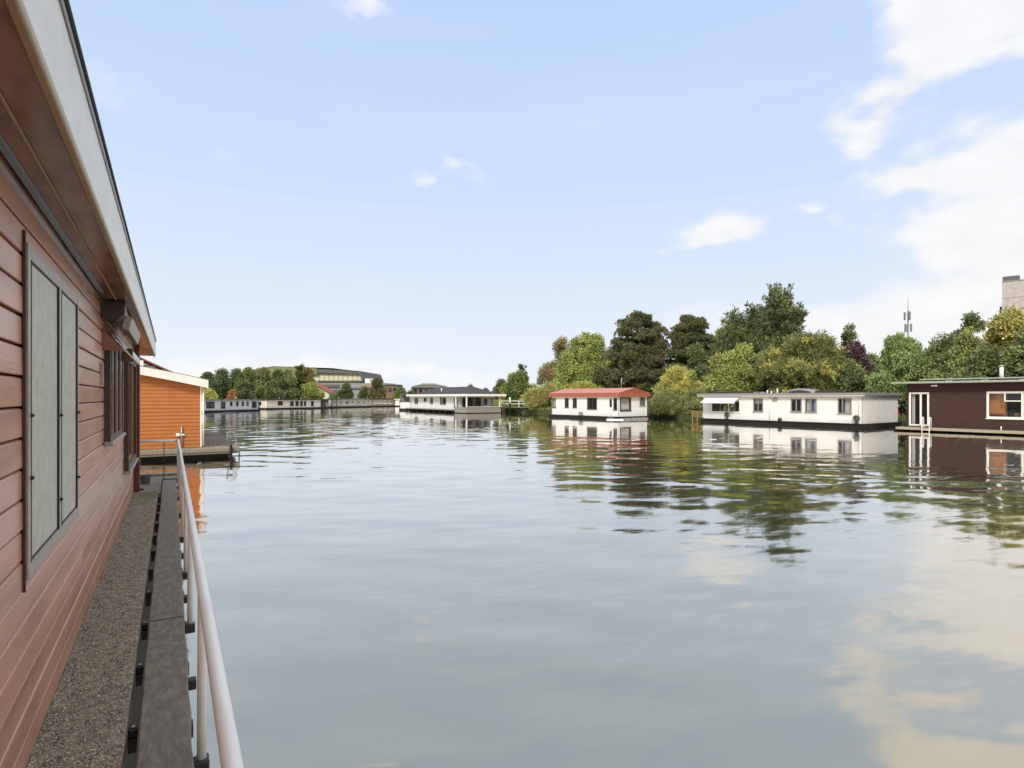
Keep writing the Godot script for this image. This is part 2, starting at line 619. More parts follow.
# o: h height, w width, kind, cols [c1, c2, c3 accents], n clumps, base crown start, s clump size
func tree(called: String, label: String, category: String, group: String, px: float, depth: float, top_py: float, wpx: float, o: Dictionary) -> void:
	var ground := 0.42
	var x := (px - 512.0) / 580.0 * depth
	var h := EYE + (397.0 - top_py) / 580.0 * depth - ground
	var w := wpx / 580.0 * depth
	var kind: String = o.get("kind", "round")
	rng.seed = hash(label)
	var root := thing(called, label, category, Vector3(x, ground, -depth), 0.0, group)
	var base: float = o.get("base", 0.18) * h
	var lobes := []    # [centre, radii]
	var half := (h - base) * 0.5
	var mid := Vector3(0, base + half, 0)
	var rw := w * 0.5
	if kind == "pine":
		var levels := 9
		for l in levels:
			var f := float(l) / (levels - 1)
			var y := lerpf(base + 0.4, h - 0.6, f)
			var reach := rw * (1.0 - 0.62 * f * f) * rng.randf_range(0.75, 1.1)
			var cnt := 5 if l < levels - 1 else 3
			for k in cnt:
				var a := TAU * (k + rng.randf() * 0.8) / cnt + l
				var d := reach * rng.randf_range(0.45, 0.8)
				var rr := rw * rng.randf_range(0.24, 0.42) * (1.0 - 0.3 * f)
				lobes.append([Vector3(cos(a) * d, y + rng.randf_range(-0.4, 0.5), sin(a) * d), Vector3(rr, rr * 0.34, rr)])
	elif kind == "spire":
		var tops: int = o.get("tops", 5)
		for k in tops:
			var a := TAU * k / tops + rng.randf()
			var off := Vector3(cos(a), 0, sin(a)) * rw * (0.1 if k == 0 else rng.randf_range(0.4, 0.8))
			var th := h if k == 0 else h * rng.randf_range(0.78, 0.97)
			for j in 6:
				var f := j / 5.0
				var rr := rw * 0.44 * (1.0 - f * 0.72)
				lobes.append([off * (1.0 - f * 0.12) + Vector3(rng.randf_range(-0.3, 0.3), lerpf(base + rr, th - rr * 0.7, f), rng.randf_range(-0.3, 0.3)), Vector3(rr, rr * 1.15, rr)])
	elif kind == "wispy":
		for k in 7:
			var f := k / 6.0
			lobes.append([Vector3(rng.randf_range(-0.6, 0.6) * rw * (1.05 - f), lerpf(base, h - 0.4, f), rng.randf_range(-0.6, 0.6) * rw * (1.05 - f)), Vector3(1, 0.8, 1) * rw * (0.42 - 0.2 * f)])
	else:
		var count: int = o.get("lobes", 11)
		for k in count:
			var d := rdir()
			d.y = d.y * 0.95 + 0.05
			var q := pow(rng.randf(), 0.4) * 0.66
			if k == 0:
				d = Vector3(0.1, 1, 0)
				q = 0.64
			elif k == 1:
				d = Vector3(1, -0.15, 0.1)
				q = 0.64
			elif k == 2:
				d = Vector3(-1, -0.1, 0.2)
				q = 0.64
			var rr := rng.randf_range(0.34, 0.46)
			if kind == "tiers":
				rr = rng.randf_range(0.3, 0.42)
			var flat := 0.5 if kind == "tiers" else 0.9
			lobes.append([mid + Vector3(d.x * rw * q, d.y * half * q, d.z * rw * q), Vector3(rw * rr, minf(half, rw) * rr * flat * 1.05, rw * rr)])
	# fit the lobes to the height and width, then break each into smaller clumps
	var lo := 1e9
	var hi := -1e9
	var wide := 0.1
	for q in lobes:
		lo = minf(lo, q[0].y - q[1].y)
		hi = maxf(hi, q[0].y + q[1].y)
		wide = maxf(wide, absf(q[0].x) + q[1].x)
	var sz: float = o.get("s", 1.0)
	var ky := (h - 0.3 * sz - base) / (hi - lo)
	var kx := maxf(0.3, rw - 0.25 * sz) / wide
	for q in lobes:
		q[0] = Vector3(q[0].x * kx, base + (q[0].y - lo) * ky, q[0].z * kx)
		q[1] = q[1] * Vector3(kx, ky, kx)
	var big := lobes
	var small := []
	for q in big:
		for k in (5 if kind in ["spire", "pine", "wispy"] else 9):
			var d := rdir()
			d.y = d.y * 0.8 + 0.15
			var rr := rng.randf_range(0.34, 0.56)
			small.append([q[0] + d * q[1] * rng.randf_range(0.55, 0.85), q[1] * rr])
	# wood
	var st := ns(true)
	var tr: float = o.get("trunk", clampf(h * 0.016, 0.05, 0.22))
	var lean := Vector3(rng.randf_range(-0.25, 0.25), 0, rng.randf_range(-0.25, 0.25))
	if category == "shrub":
		for k in 5:
			var tgt: Vector3 = lobes[k % lobes.size()][0]
			tube(st, [Vector3(rng.randf_range(-0.15, 0.15), -0.1, rng.randf_range(-0.15, 0.15)), tgt * Vector3(0.35, 0.5, 0.35), tgt], [0.045, 0.035, 0.015], 5)
	else:
		var th := h * (0.95 if kind in ["pine", "spire", "wispy"] else 0.62)
		tube(st, [Vector3(0, -0.15, 0), Vector3(0, 0.4, 0), lean * 0.5 + Vector3(0, th * 0.5, 0), lean + Vector3(0, th, 0)], [tr * 1.35, tr, tr * 0.75, tr * 0.25], 8)
		for q in lobes:
			var c: Vector3 = q[0]
			var y0 := clampf(c.y - Vector2(c.x, c.z).length() * 0.75, base * 0.6, th)
			var s0 := lean * (y0 / th) + Vector3(0, y0, 0)
			tube(st, [s0, s0.lerp(c, 0.5) + Vector3(0, -0.12, 0), c], [tr * 0.4, tr * 0.26, tr * 0.1], 5)
	part(root, "stem" if category == "shrub" else "trunk", st, M.get(o.get("bark", "bark")))
	# crown
	var cols: Array = o.cols
	var n: int = o.get("n", 900)
	var sc: float = o.get("s", 1.0)
	var mm := MultiMesh.new()
	mm.transform_format = MultiMesh.TRANSFORM_3D
	mm.use_colors = true
	var clump: String = o.get("clump", {"pine": "needle", "spire": "spray"}.get(kind, "broad"))
	mm.mesh = CL[clump]
	var nz := FastNoiseLite.new()
	nz.seed = hash(label) % 1000
	nz.frequency = 0.55
	var weights := []
	var total := 0.0
	for q in small:
		total += q[1].x * q[1].y
		weights.append(total)
	var xs := []
	var cs := []
	var guard := 0
	while xs.size() < n and guard < n * 6:
		guard += 1
		var pick := rng.randf() * total
		var li := 0
		while weights[li] < pick:
			li += 1
		var c: Vector3 = small[li][0]
		var r: Vector3 = small[li][1]
		var d := rdir()
		if clump == "strand" and d.y < -0.35:
			d.y = -d.y
		var rad := 0.35 + 0.7 * sqrt(rng.randf())
		if rng.randf() < 0.13:
			rad *= rng.randf_range(1.1, 1.7)
		var p := c + d * r * rad
		if p.y < 0.15 or p.y > h + 0.3:
			continue
		var deep := false
		for j in big.size():
			var e: Vector3 = (p - big[j][0]) / big[j][1]
			if e.length() < 0.5:
				deep = true
				break
		if deep and rng.randf() < 0.7:
			continue
		var up := (d + Vector3(0, 0.5, 0)).normalized()
		if clump == "strand":
			up = (Vector3.UP * 3.0 + d).normalized()
		elif clump == "spray":
			up = (Vector3.UP * 1.2 + d).normalized()
		var side := up.cross(rdir()).normalized()
		var s := sc * rng.randf_range(0.75, 1.3)
		var bs := Basis(side, up, side.cross(up)).scaled_local(Vector3.ONE * s)
		xs.append(Transform3D(bs, p))
		var t := clampf(0.5 + nz.get_noise_3dv(p) * 1.1 + rng.randf_range(-0.28, 0.28), 0.0, 1.0)
		var col: Color = cols[0].lerp(cols[1], t)
		if cols.size() > 2 and rng.randf() < 0.05 + 0.8 * maxf(0.0, nz.get_noise_3dv(p * 0.6 + Vector3(40, 0, 0))):
			col = cols[2]
		var v := rng.randf_range(0.82, 1.18)
		cs.append(Color(col.r * v, col.g * v, col.b * v))
	mm.instance_count = xs.size()
	for i in xs.size():
		mm.set_instance_transform(i, xs[i])
		mm.set_instance_color(i, cs[i])
	var mi := MultiMeshInstance3D.new()
	mi.name = "crown"
	mi.multimesh = mm
	mi.set_meta("kind", "stuff")
	root.add_child(mi)

# ---------------------------------------------------------------- house boats
const END := Transform3D(Vector3(0, 0, -1), Vector3(0, 1, 0), Vector3(1, 0, 0), Vector3.ZERO)

func wall_panel(st: SurfaceTool, x0: float, x1: float, y0: float, y1: float, holes: Array, thick := 0.12, lap := 0.0) -> void:
	# a wall in the x, y plane, outside towards +z, with real openings; lap > 0 builds the face from overlapping boards
	var us := [x0, x1]
	var vs := [y0, y1]
	for q in holes:
		us.append_array([q[0], q[1]])
		vs.append_array([q[2], q[3]])
	if lap > 0.0:
		var y := y0 + lap
		while y < y1 - 0.02:
			vs.append(y)
			y += lap
	us.sort()
	vs.sort()
	for i in us.size() - 1:
		if us[i + 1] - us[i] < 0.0005:
			continue
		for j in vs.size() - 1:
			if vs[j + 1] - vs[j] < 0.0005:
				continue
			var cu: float = (us[i] + us[i + 1]) * 0.5
			var cv: float = (vs[j] + vs[j + 1]) * 0.5
			var open := false
			for q in holes:
				if cu > q[0] and cu < q[1] and cv > q[2] and cv < q[3]:
					open = true
			if open:
				continue
			var a: float = us[i]
			var b: float = us[i + 1]
			var c: float = vs[j]
			var d: float = vs[j + 1]
			var zb := 0.0
			var zt := 0.0
			if lap > 0.0:
				var f0 := fposmod(c - y0 + 0.0005, lap) / lap
				var f1 := f0 + (d - c) / lap
				zb = 0.02 * (1.0 - f0)
				zt = 0.02 * (1.0 - f1)
				quad(st, Vector3(a, c, -0.005), Vector3(b, c, -0.005), Vector3(b, c, zb), Vector3(a, c, zb))
			quad(st, Vector3(a, c, zb), Vector3(b, c, zb), Vector3(b, d, zt), Vector3(a, d, zt))
			quad(st, Vector3(b, c, -thick), Vector3(a, c, -thick), Vector3(a, d, -thick), Vector3(b, d, -thick))
	var edges := holes.duplicate()
	for q in edges:
		ring(st, q[0], q[1], q[2], q[3], 0.0, -thick, true)
	ring(st, x0, x1, y0, y1, 0.0, -thick, false)

func ring(st: SurfaceTool, a: float, b: float, c: float, d: float, z0: float, z1: float, inwards: bool) -> void:
	var p := [Vector2(a, c), Vector2(b, c), Vector2(b, d), Vector2(a, d)]
	for i in 4:
		var u: Vector2 = p[i]
		var v: Vector2 = p[(i + 1) % 4]
		if inwards:
			quad(st, Vector3(u.x, u.y, z0), Vector3(v.x, v.y, z0), Vector3(v.x, v.y, z1), Vector3(u.x, u.y, z1))
		else:
			quad(st, Vector3(u.x, u.y, z1), Vector3(v.x, v.y, z1), Vector3(v.x, v.y, z0), Vector3(u.x, u.y, z0))

func window(root: Node, q: Array, xf: Transform3D, fm: Material, bars := 1, o := {}) -> MeshInstance3D:
	# q: x0, x1, y0, y1 of the opening; frame of four pieces, mullions, pane, and a blind or curtain where the photograph shows one
	var f: float = o.get("f", 0.06)
	var st := ns()
	var z0 := -0.05
	var z1 := 0.025
	box(st, Vector3(q[0] - 0.01, q[2] - 0.01, z0), Vector3(q[0] + f, q[3] + 0.01, z1))
	box(st, Vector3(q[1] - f, q[2] - 0.01, z0), Vector3(q[1] + 0.01, q[3] + 0.01, z1))
	box(st, Vector3(q[0] + f, q[2] - 0.01, z0), Vector3(q[1] - f, q[2] + f, z1 - 0.002))
	box(st, Vector3(q[0] + f, q[3] - f, z0), Vector3(q[1] - f, q[3] + 0.01, z1 - 0.002))
	var w := part(root, "door" if o.get("door", false) else "window", st, fm, xf)
	for k in range(1, bars):
		var u: float = lerpf(q[0], q[1], float(k) / bars)
		if o.has("at"):
			u = o.at[k - 1]
		st = ns()
		box(st, Vector3(u - f * 0.55, q[2] + f, z0 + 0.004), Vector3(u + f * 0.55, q[3] - f, z1 - 0.005))
		part(w, "mullion", st, fm)
	st = ns()
	box(st, Vector3(q[0] + f, q[2] + f, -0.022), Vector3(q[1] - f, q[3] - f, -0.014))
	part(w, "pane", st, M.glass)
	if o.get("sill", true) and not o.get("door", false):
		st = ns()
		box(st, Vector3(q[0] - 0.06, q[2] - 0.05, -0.01), Vector3(q[1] + 0.06, q[2] - 0.012, 0.07))
		part(w, "sill", st, o.get("sillm", fm))
	for b in o.get("blind", []):
		# [x0, x1, y0, material]: cloth with folds hung behind the pane
		st = ns()
		var k := maxi(3, int((b[1] - b[0]) / 0.05))
		for i in k:
			var a0: float = lerpf(b[0], b[1], float(i) / k)
			var a1: float = lerpf(b[0], b[1], float(i + 1) / k)
			var d0 := -0.16 - 0.03 * (i % 2)
			var d1 := -0.16 - 0.03 * ((i + 1) % 2)
			quad(st, Vector3(a0, b[2], d0), Vector3(a1, b[2], d1), Vector3(a1, q[3], d1), Vector3(a0, q[3], d0))
		part(w, "curtain", st, b[3])
	return w

func hull(root: Node, x0: float, x1: float, w: float, top: float, m: Material, out := 0.15) -> void:
	var st := ns()
	prism(st, PackedVector2Array([Vector2(x0 - out, top), Vector2(x0 - out + 0.12, -0.7), Vector2(x1 + out - 0.12, -0.7), Vector2(x1 + out, top)]), out, -w - out)
	part(root, "hull", st, m)

func shell(root: Node, x0: float, x1: float, w: float, y0: float, y1: float, front: Array, end: Array, m: Material, lap := 0.0, left := []) -> void:
	var st := ns()
	wall_panel(st, x0, x1, y0, y1, front, 0.12, lap)
	part(root, "front_wall", st, m)
	st = ns()
	wall_panel(st, 0.0, w, y0, y1, end, 0.12, lap)
	part(root, "end_wall", st, m, Transform3D(END.basis, Vector3(x1 - 0.003, 0, 0)))
	st = ns()
	wall_panel(st, 0.0, w, y0, y1, left, 0.12, lap)
	part(root, "end_wall", st, m, Transform3D(Basis(Vector3.UP, -PI / 2), Vector3(x0 + 0.003, 0, -w)))
	st = ns()
	wall_panel(st, -x1, -x0, y0, y1, [], 0.12, lap)
	part(root, "rear_wall", st, m, Transform3D(Basis(Vector3.UP, PI), Vector3(0, 0, -w)))
	st = ns()
	box(st, Vector3(x0 + 0.12, y0 - 0.05, -w + 0.12), Vector3(x1 - 0.12, y0 + 0.03, -0.12))
	part(root, "floor", st, M.interior_floor)

func slab_roof(root: Node, x0: float, x1: float, z0: float, z1: float, y: float, th: float, m: Material, em: Material) -> void:
	# flat roof: deck with a raised edge all round
	var st := ns()
	box(st, Vector3(x0 + 0.05, y, z0 + 0.05), Vector3(x1 - 0.05, y + th * 0.7, z1 - 0.05))
	var rf := part(root, "roof", st, m)
	var fs := [[Vector3(x0, y - 0.01, z1 - 0.05), Vector3(x1, y + th, z1)], [Vector3(x0, y - 0.01, z0), Vector3(x1, y + th, z0 + 0.05)], [Vector3(x0, y - 0.01, z0 + 0.05), Vector3(x0 + 0.05, y + th, z1 - 0.05)], [Vector3(x1 - 0.05, y - 0.01, z0 + 0.05), Vector3(x1, y + th, z1 - 0.05)]]
	for q in fs:
		st = ns()
		cbox(st, q[0], q[1], 0.008)
		part(rf, "fascia", st, em)

func rod(root: Node, called: String, pts: Array, r: float, m: Material, sides := 8) -> MeshInstance3D:
	var st := ns(true)
	tube(st, pts, [r], sides)
	return part(root, called, st, m)

func solid(root: Node, called: String, a: Vector3, b: Vector3, m: Material, ch := 0.006) -> MeshInstance3D:
	var st := ns()
	if ch > 0.0:
		cbox(st, a, b, ch)
	else:
		box(st, a, b)
	return part(root, called, st, m)

# ---------------------------------------------------------------- build
func _ready() -> void:
	set_up_view()
	make_materials()
	make_clumps()
	build_water()
	build_land()
	build_home()
	build_orange()
	build_right_row()
	build_left_row()
	build_far()
	build_trees()

func make_materials() -> void:
	var grain := ntex(1, 0.02, 5, g(0.72), g(1.0))
	var grain2 := ntex(2, 0.03, 4, g(0.6), g(1.0), 512, 0, g(0.88))
	var fine := ntex(9, 0.05, 4, g(0.75), g(1.0))
	var soft := ntex(73, 0.008, 3, g(0.94), g(1.0))
	var bmp := ntex(6, 0.06, 3, g(0.0), g(1.0))
	var stain := ntex(14, 0.008, 5, Color(0.5, 0.42, 0.36), Color(1, 1, 1), 512, 0, Color(0.86, 0.8, 0.76))
	var weather := ntex(71, 0.006, 6, Color(0.80, 0.77, 0.75), Color(1, 1, 1), 512, 0, Color(0.93, 0.92, 0.91))
	for k in 4:
		var kk: float = [1.0, 0.92, 1.06, 0.97][k]
		var bm := mat("brown_paint_%d" % k, lin(0.60 * kk, 0.315 * kk, 0.195 * kk), [0.32, 0.38, 0.35, 0.30][k], {"tex": weather, "bump": bmp, "depth": 0.05, "scale": Vector3(1.1, 1.7, 0.22)})
		bm.uv1_offset = Vector3(0.13, 0.29, 0.41) * k
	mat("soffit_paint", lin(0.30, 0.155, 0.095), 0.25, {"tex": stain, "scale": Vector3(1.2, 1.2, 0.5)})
	mat("lit_soffit_wood", lin(0.50, 0.20, 0.06), 0.45, {"tex": grain2, "scale": Vector3(2.5, 2.5, 0.4)})  # brighter orange has the reflected light of the roof end put into the colour
	mat("cream_paint", lin(0.84, 0.80, 0.73), 0.4, {"tex": ntex(16, 0.008, 4, g(0.93), g(1.0)), "scale": Vector3(1, 1, 0.5)})
	mat("tan_edge", lin(0.34, 0.25, 0.16), 0.6)
	mat("roof_felt", lin(0.045, 0.05, 0.042), 0.85, {"tex": fine, "scale": Vector3(1, 1, 1)})
	mat("frame_grey", lin(0.50, 0.415, 0.33), 0.42, {"tex": fine, "scale": Vector3(1, 1, 1)})
	mat("screen_grey", lin(0.60, 0.58, 0.50), 0.5, {"tex": ntex(18, 0.012, 4, Color(0.88, 0.89, 0.86), g(1.0)), "bump": ntex(19, 0.3, 1, g(0), g(1)), "depth": 0.05, "scale": Vector3(1.2, 1.2, 1.2)})
	mat("dark_brown", lin(0.055, 0.028, 0.02), 0.4)
	mat("red_brown", lin(0.13, 0.02, 0.014), 0.4)
	mat("black_rubber", lin(0.02, 0.02, 0.02), 0.6)
	mat("black_glass", lin(0.018, 0.02, 0.022), 0.06, {"spec": 0.6})
	mat("glass", lin(0.05, 0.055, 0.055), 0.02, {"alpha": 0.12, "spec": 0.36})
	mat("concrete_aggregate", lin(0.32, 0.265, 0.19), 0.9, {"tex": ntex(24, 0.012, 5, g(0.45), g(1.0)), "bump": ntex(25, 0.05, 2, g(0), g(1), 512, 1), "depth": 0.6, "scale": Vector3(1.5, 1.5, 1.5)})
	mat("pebble", Color.WHITE, 0.75, {"vc": true})
	mat("weathered_plank", lin(0.25, 0.215, 0.165), 0.72, {"tex": ntex(27, 0.014, 8, g(0.72), g(1.0), 1024, 0, g(0.84)), "bump": ntex(28, 0.05, 4, g(0), g(1)), "depth": 0.35, "scale": Vector3(1.0, 1.0, 0.45)})
	mat("old_boards", lin(0.30, 0.26, 0.20), 0.8, {"tex": grain2, "bump": bmp, "depth": 0.3, "scale": Vector3(0.6, 2.0, 3.0)})
	mat("white_metal", lin(0.86, 0.845, 0.82), 0.36, {"tex": ntex(31, 0.008, 4, Color(0.93, 0.9, 0.86), g(1.0), 512, 0, g(0.99)), "scale": Vector3(0.7, 0.7, 0.3)})
	mat("black_metal", lin(0.025, 0.023, 0.021), 0.5)
	mat("galvanised", lin(0.35, 0.36, 0.37), 0.4, {"metal": 0.6})
	mat("float_concrete", lin(0.05, 0.047, 0.04), 0.9, {"tex": fine, "scale": Vector3(0.6, 0.6, 0.6)})
	mat("orange_boards", lin(0.44, 0.145, 0.028), 0.5, {"tex": ntex(72, 0.01, 3, g(0.93), g(1.0)), "scale": Vector3(0.3, 1.5, 1.0)})
	mat("white_trim", lin(0.80, 0.775, 0.72), 0.45, {"tex": soft, "scale": Vector3(0.5, 0.5, 0.5)})
	mat("white_wall", lin(0.78, 0.772, 0.755), 0.6, {"tex": ntex(33, 0.008, 4, g(0.95), g(1.0)), "scale": Vector3(0.22, 0.22, 0.22)})
	mat("blue_white_wall", lin(0.76, 0.79, 0.86), 0.6, {"tex": fine, "scale": Vector3(0.2, 0.2, 0.2)})
	mat("cream_wall", lin(0.80, 0.76, 0.68), 0.65, {"tex": fine, "scale": Vector3(0.2, 0.2, 0.2)})
	mat("beige_wall", lin(0.60, 0.55, 0.46), 0.7, {"tex": fine, "scale": Vector3(0.2, 0.2, 0.2)})
	mat("brown_grey_wall", lin(0.34, 0.30, 0.26), 0.75, {"tex": fine, "scale": Vector3(0.2, 0.2, 0.2)})
	mat("dark_boards", lin(0.064, 0.024, 0.016), 0.75, {"tex": grain, "scale": Vector3(0.25, 1.4, 1.4)})
	mat("red_roof", lin(0.40, 0.115, 0.065), 0.55, {"tex": fine, "scale": Vector3(0.4, 0.4, 0.4)})
	mat("pink_roof", lin(0.60, 0.27, 0.20), 0.6, {"tex": fine, "scale": Vector3(0.4, 0.4, 0.4)})
	mat("red_tile", lin(0.33, 0.09, 0.045), 0.6, {"tex": fine, "scale": Vector3(0.5, 0.5, 0.5)})
	mat("grey_roof", lin(0.22, 0.22, 0.205), 0.7, {"tex": fine, "scale": Vector3(0.3, 0.3, 0.3)})
	mat("dark_roof", lin(0.055, 0.052, 0.05), 0.75, {"tex": fine, "scale": Vector3(0.5, 0.5, 0.5)})
	mat("green_roof", lin(0.42, 0.46, 0.36), 0.5, {"tex": fine, "scale": Vector3(0.3, 0.3, 0.3)})
	mat("grey_cladding", lin(0.33, 0.31, 0.28), 0.75, {"tex": grain2, "scale": Vector3(1.2, 0.4, 1.2)})
	mat("dark_hull", lin(0.016, 0.014, 0.010), 0.95, {"tex": grain2, "scale": Vector3(0.6, 0.6, 0.6)})
	mat("dark_frame", lin(0.06, 0.058, 0.055), 0.4)
	mat("grey_frame", lin(0.24, 0.23, 0.22), 0.45)
	mat("light_deck", lin(0.50, 0.42, 0.31), 0.7, {"tex": grain2, "scale": Vector3(0.5, 1.5, 2.0)})
	mat("interior_floor", lin(0.16, 0.11, 0.07), 0.7)
	mat("curtain_white", lin(0.62, 0.60, 0.55), 0.9)
	mat("curtain_blue", lin(0.09, 0.13, 0.34), 0.9)
	mat("awning_cloth", lin(0.60, 0.59, 0.64), 0.85)
	mat("orange_wood", lin(0.50, 0.22, 0.08), 0.6)
	mat("pine_wood", lin(0.36, 0.20, 0.10), 0.8)
	mat("terracotta", lin(0.45, 0.17, 0.09), 0.7)
	mat("red_plastic", lin(0.45, 0.03, 0.02), 0.5)
	mat("bark", lin(0.10, 0.078, 0.055), 0.9, {"tex": grain2, "scale": Vector3(2, 0.5, 2)})
	mat("bark_red", lin(0.16, 0.085, 0.05), 0.9, {"tex": grain2, "scale": Vector3(2, 0.5, 2)})
	mat("hall_roof", lin(0.25, 0.27, 0.13), 0.8, {"tex": fine, "scale": Vector3(0.03, 0.03, 0.03)})
	mat("hall_panel", lin(0.60, 0.53, 0.37), 0.7)
	mat("hall_dark", lin(0.10, 0.10, 0.095), 0.6)
	mat("hall_grey", lin(0.26, 0.255, 0.25), 0.7)
	mat("tower_concrete", lin(0.56, 0.50, 0.46), 0.85, {"tex": ntex(41, 0.02, 4, g(0.86), g(1.0)), "scale": Vector3(0.08, 0.08, 0.08)})
	mat("brick_far", lin(0.30, 0.17, 0.12), 0.85, {"tex": fine, "scale": Vector3(0.1, 0.1, 0.1)})
	mat("pot_leaf", lin(0.055, 0.075, 0.028), 0.6)
	mat("mast_grey", lin(0.18, 0.19, 0.2), 0.5)

# the brown house boat that the photograph was taken from, its walkway and railing; local x to the water, -z along the wall
func build_home() -> void:
	var h := thing("brown_houseboat", "brown painted timber houseboat with white roof edge along the walkway", "houseboat", Vector3.ZERO, THETA)
	var DY := 0.7
	var zs := -11.6
	# core and floating box
	var st := ns()
	box(st, Vector3(-5.2, 0.56, zs + 0.03), Vector3(-0.585, 3.15, 4.0))
	part(h, "core", st, M.dark_brown)
	st = ns()
	box(st, Vector3(-5.4, -0.6, -14.2), Vector3(-0.2, 0.5, 4.2))
	part(h, "hull", st, M.float_concrete)
	# lapped boards, each one a piece
	for i in 19:
		var y1 := 3.17 - 0.13 * i
		var y0 := y1 - 0.13
		var jit := 0.0015 * sin(i * 2.7)
		var prof := PackedVector2Array([Vector2(-0.58, y0 + 0.001), Vector2(-0.543 + jit, y0 + 0.001), Vector2(-0.540 + jit, y0 + 0.004), Vector2(-0.541 + jit, y1 - 0.017), Vector2(-0.546 + jit, y1 - 0.011), Vector2(-0.556, y1 - 0.006), Vector2(-0.58, y1 - 0.006)])
		var cut: float = [-5.1, -8.6, -2.2, -6.3, 1.0][i % 5]
		for seg in [[zs, cut - 0.0015], [cut + 0.0015, 4.0]]:
			st = ns()
			prism(st, prof, seg[0], seg[1])
			part(h, "board", st, M["brown_paint_%d" % [(i * 7 + (1 if seg[0] > -11.0 else 0)) % 4]])
	# corner post
	solid(h, "corner_post", Vector3(-0.58, 0.70, zs - 0.15), Vector3(-0.455, 3.17, zs - 0.002), M.red_brown, 0.01)
	solid(h, "post_foot", Vector3(-0.61, 0.70, zs - 0.21), Vector3(-0.40, 0.74, zs - 0.151), M.red_brown, 0.008)
	# eaves: boards of the soffit, small mouldings, fascia, roof edge
	var zr := -14.6
	var sx := [-0.575, -0.425, -0.312]
	for k in 2:
		st = ns()
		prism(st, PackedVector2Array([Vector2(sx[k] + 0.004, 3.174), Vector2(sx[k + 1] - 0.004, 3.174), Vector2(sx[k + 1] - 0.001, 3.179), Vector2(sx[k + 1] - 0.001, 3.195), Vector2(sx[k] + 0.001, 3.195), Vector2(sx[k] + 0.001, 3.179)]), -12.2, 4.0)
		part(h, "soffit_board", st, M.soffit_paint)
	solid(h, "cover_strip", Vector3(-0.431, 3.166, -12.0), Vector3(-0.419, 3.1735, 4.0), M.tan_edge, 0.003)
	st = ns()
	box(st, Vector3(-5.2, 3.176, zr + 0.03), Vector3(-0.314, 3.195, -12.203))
	part(h, "soffit_board", st, M.lit_soffit_wood)  # end soffit in brighter orange: reflected light painted in as colour
	for k in 2:
		st = ns()
		var o := 0.03 * k
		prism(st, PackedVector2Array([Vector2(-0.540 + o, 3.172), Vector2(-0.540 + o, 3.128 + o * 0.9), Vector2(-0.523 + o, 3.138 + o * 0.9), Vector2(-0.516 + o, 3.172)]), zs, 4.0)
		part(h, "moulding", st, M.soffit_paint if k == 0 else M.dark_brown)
	solid(h, "fascia", Vector3(-0.31, 3.18, zr), Vector3(-0.285, 3.49, 4.0), M.cream_paint, 0.005)
	solid(h, "fascia_edge", Vector3(-0.314, 3.160, zr + 0.002), Vector3(-0.289, 3.1795, 4.0), M.tan_edge, 0.004)
	solid(h, "fascia", Vector3(-5.3, 3.18, zr - 0.026), Vector3(-0.2855, 3.488, zr - 0.001), M.cream_paint, 0.005)
	st = ns()
	box(st, Vector3(-5.3, 3.2, zr + 0.002), Vector3(-0.312, 3.485, 4.0))
	var rf := part(h, "roof", st, M.roof_felt)
	solid(rf, "roof_edge", Vector3(-0.42, 3.491, zr - 0.04), Vector3(-0.268, 3.515, 4.0), M.roof_felt, 0.005)
	solid(rf, "drip_strip", Vector3(-0.284, 3.468, zr - 0.03), Vector3(-0.277, 3.4905, 4.0), M.galvanised, 0.002)
	# shutters over the first window
	var w := shutter_pair(h)
	w.name = "window_shutters"
	# second window with sloping hood and brown slats
	var x := -0.54
	st = ns()
	for q in [[-6.62, -6.68], [-8.22, -8.28]]:
		box(st, Vector3(x, 1.88, q[1]), Vector3(x + 0.05, 2.93, q[0]))
	box(st, Vector3(x, 2.88, -8.22), Vector3(x + 0.05, 2.93, -6.68))
	box(st, Vector3(x, 1.88, -8.22), Vector3(x + 0.045, 1.93, -6.68))
	var w2 := part(h, "window", st, M.dark_brown)
	solid(w2, "pane", Vector3(x, 1.931, -8.218), Vector3(x + 0.012, 2.879, -6.682), M.black_glass, 0.0)
	for k in 5:
		solid(w2, "slat", Vector3(x + 0.013, 1.932, -6.95 - 0.27 * k), Vector3(x + 0.05 + 0.006 * (k % 2), 2.878, -6.86 - 0.27 * k), M.dark_brown if k % 2 else M.soffit_paint, 0.005)
	solid(w2, "sill", Vector3(x + 0.001, 1.84, -8.32), Vector3(x + 0.075, 1.879, -6.58), M.frame_grey, 0.006)
	var hd: MeshInstance3D
	for z in [-8.36, -6.42]:
		var hood := ns()
		prism(hood, PackedVector2Array([Vector2(x + 0.001, 2.93), Vector2(x + 0.001, 2.725), Vector2(x + 0.15, 2.725), Vector2(x + 0.15, 2.745)]), z, z - 0.02)
		hd = part(h, "window_hood", hood, M.soffit_paint) if z < -8.0 else part(hd, "side_panel", hood, M.soffit_paint)
	hd = h.get_node("window_hood")
	for k in 5:
		var f := k / 4.0
		solid(hd, "slat", Vector3(x + 0.012 + 0.12 * f, 2.90 - 0.155 * f, -8.358), Vector3(x + 0.045 + 0.115 * f, 2.915 - 0.155 * f, -6.442), M.dark_brown if k % 2 else M.soffit_paint, 0.003)
	# small vent beside it
	st = ns()
	for k in 9:
		box(st, Vector3(x + 0.001, 2.42 + 0.02 * k, -6.38), Vector3(x + 0.018, 2.432 + 0.02 * k, -6.28))
	box(st, Vector3(x + 0.0005, 2.40, -6.39), Vector3(x + 0.008, 2.61, -6.27))
	part(h, "vent_grille", st, M.frame_grey)
	# awning case under the eaves
	st = ns()
